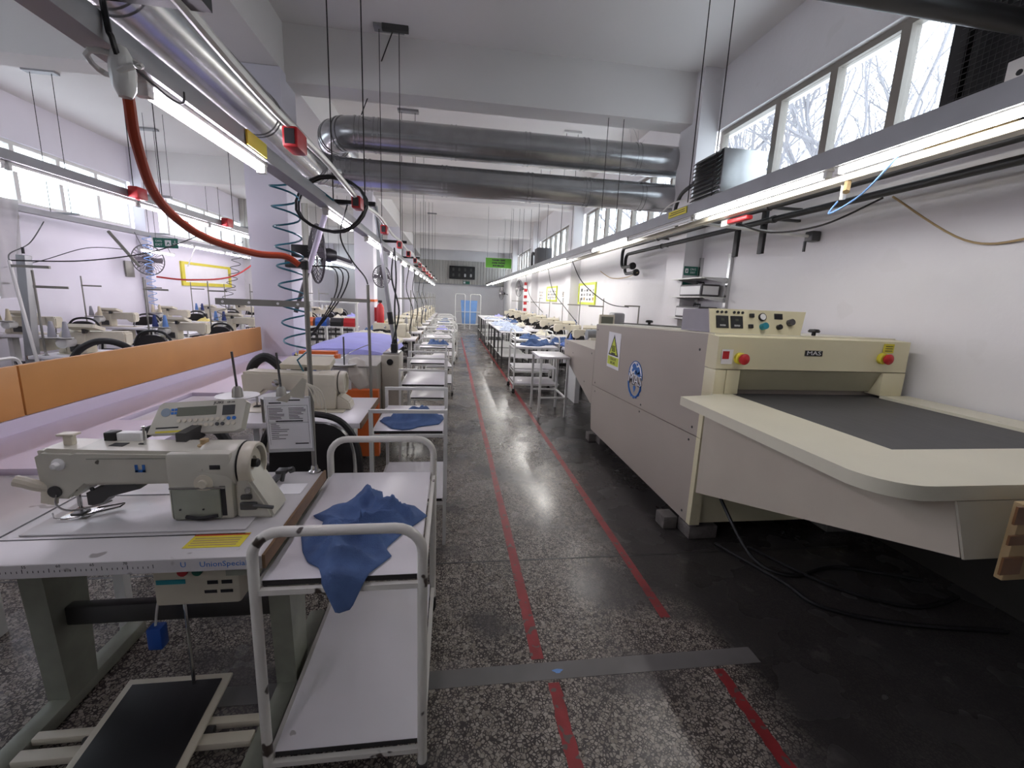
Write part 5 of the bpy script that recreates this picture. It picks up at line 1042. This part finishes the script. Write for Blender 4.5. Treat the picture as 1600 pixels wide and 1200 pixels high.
# left wall frame and plate (faces look to +x)
t = thing('picture_frame', 'large empty yellow frame on the far window wall', 'frame', (XL+.02, 12.4, 1.6))
obj('frame', B().box(XL, XL+.04, 11.3, 11.42, 1.5, 2.05).box(XL, XL+.04, 11.42, 13.6, 1.5, 1.58).box(XL, XL+.04, 13.5, 13.6, 1.58, 2.05).box(XL, XL+.04, 11.42, 13.5, 1.99, 2.05), YEL, t); obj('sheet', B().box(XL, XL+.01, 11.42, 13.5, 1.58, 1.99), PAPER, t)
obj('wall_plate', B().rbox(XL, XL+.03, 9.52, 9.75, 1.62, 1.92, .006), POLE, label='grey metal plate on the far window wall', cat='plate')
# hanging signs
t = sign_y('exit_sign', -4.74, -4.38, 8.0, 2.08, 2.23, DGREEN, 'green hanging exit sign beyond the partition', [('ÇIKIŞ', .22, .68, .26), ('EXIT', .22, .3, .34), ('↓', .88, .5, .7)], False)
F = frame(Vector((-4.74, 7.9955, 2.08)), (1, 0, 0), (0, 0, 1)); obj('pictogram', B().box(.17, .26, .03, .12, 0, .001, T=F), WINK, t); obj('pictogram', B().prism([(.19, .04), (.215, .10), (.245, .05), (.22, .07)], 2, .001, .002, T=F), DGREEN, t)
for x in (-4.70, -4.42): obj('chain', B().cone((x, 8.0, 2.23), (x, 8.0, ZC), .003, n=4), WIRE, t)
t = sign_y('hanging_sign', .886, 1.58, 12.0, 2.30, 2.555, GREEN, 'green banner sign with dark lettering hung above the aisle', [('YANGIN ÇIKIŞI', .5, .78, .2), ('KAPISI ÖNÜNÜ', .5, .5, .2), ('BOŞ BIRAKIN', .5, .22, .2)], False)
obj('border', B().box(.88, 1.586, 11.994, 12.0, 2.294, 2.30).box(.88, 1.586, 11.994, 12.0, 2.555, 2.561).box(.88, .886, 11.994, 12, 2.3, 2.555).box(1.58, 1.586, 11.994, 12, 2.3, 2.555), WINK, t)
for x in (.93, 1.54): obj('chain', B().cone((x, 12.0, 2.555), (x, 12.0, ZC), .003, n=4), WIRE, t)
# score display and exit sign on the end wall
t = thing('score_display', 'black digital score display on the ribbed end wall', 'display', (.55, 24.85, 2.45)); obj('casing', B().rbox(-.14, 1.26, 24.74, 24.87, 2.46, 3.15, .02), BLACK, t)
F = frame(Vector((-.14, 24.735, 2.46)), (1, 0, 0), (0, 0, 1))
for r_ in range(2):
    for q_ in range(4): text('digit', '8', .24, F @ Matrix.Translation((.22+.32*q_, .2+.3*r_, 0)), M('dim_digit', (.10, .10, .09), .5) if not (r_ == 0 and q_ in (2, 3)) else WINK, t)
t = obj('exit_sign', B().box(.62, .98, 24.86, 24.9, 2.21, 2.36), DGREEN, label='tiny green exit sign below the score display', cat='sign'); obj('pictogram', B().box(.65, .75, 24.855, 24.86, 2.24, 2.33), WINK, t)
# bag trolley at the far end of the aisle
t = thing('bag_trolley', 'tall white tube trolley with a pale blue bag at the aisle end', 'cart', (.75, 20, 0))
for x0, x1 in ((.17, .60), (.84, 1.3)):
    c_ = .07; obj('frame_hoop', B().tube([(x0, 20, .08), (x0, 20, 1.63-c_)]+arc((x0+c_, 20, 1.63-c_), c_, PI, PI/2, 5, 'xz')+arc((x1-c_, 20, 1.63-c_), c_, PI/2, 0, 5, 'xz')+[(x1, 20, 1.63-c_), (x1, 20, .08)], .018, 8), WHITEC, t)
for z in (.3, .85): obj('rail', B().cone((.17, 20, z), (1.3, 20, z), .014, n=6), WHITEC, t)
obj('shelf', B().box(.2, 1.27, 20, 20.5, .28, .3), WHITEC, t)
for x in (.17, 1.3):
    for y in (20, 20.5): obj('wheel', B().cone((x-.015, y, .05), (x+.015, y, .05), .05, n=10), RUBBER, t)
obj('blue_bag', B().add([(.42, 20.02, 1.36), (1.16, 20.02, 1.36), (1.16, 20.5, 1.36), (.42, 20.5, 1.36), (.50, 20.04, .32), (1.10, 20.04, .32), (1.10, 20.45, .32), (.50, 20.45, .32), (.79, 20.0, 1.0), (.79, 20.0, .6)], [(0, 4, 9, 8), (0, 8, 1), (1, 8, 9, 5), (4, 5, 9), (1, 5, 6, 2), (2, 6, 7, 3), (3, 7, 4, 0), (4, 7, 6, 5)]), LBLUE, t)
# dark door on the window wall near the far end
obj('door_1', B().box(XR-.02, XR+.01, 18.0, 19.0, 0, 2.1), TRUNK, kind='structure')
# cables drooping from trunking to machines on the window wall
for i, (pp, m_) in enumerate((([(1.9, 7.0, 2.13), (2.1, 7.0, 1.8), (2.5, 6.9, 1.5), (2.74, 6.6, 1.45)], BLACK), ([(1.9, 8.8, 2.13), (2.0, 8.7, 1.7), (2.2, 8.5, 1.4), (2.4, 8.2, 1.1)], BLACK), ([(2.66, 6.2, 1.95), (2.8, 7.0, 1.92), (2.85, 7.8, 1.95), (2.85, 8.4, 2.1)], CARD), ([(1.9, 11.5, 2.13), (2.0, 11.3, 1.6), (2.3, 11.0, 1.2)], BLACK))):
    cable(pp, .007, m_, '%s cable, %s drooping along the window wall past the press' % ('black' if m_ is BLACK else 'brown', NTH[i]))
# coil of red and white tape hanging near the fan
t = thing('barrier_tape', 'red and white tape hanging by the dark wall fan', 'tape', (2.5, 15.2, 1.0))
for i in range(10): obj('tape_segment', B().box(2.45+.03*(i % 2), 2.56+.03*(i % 2), 15.2, 15.21, 1.0+.11*i, 1.1+.11*i, T=None), REDP if i % 2 else PAPER, t)
# loose vertical cables around the aisle trunking
for i, (x, y) in enumerate(((-.70, 7.7), (-.72, 9.15), (-.70, 10.6), (-.7, 12.05))):
    cable([(x, y, 1.99), (x-.06, y+.05, 1.6), (x+.05, y, 1.25), (x, y, .95), (x, y, .784)], .008, BLACK, 'black cable drop, %s beyond the press along the aisle trunking' % NTH[i])
print('objects', len(bpy.data.objects))
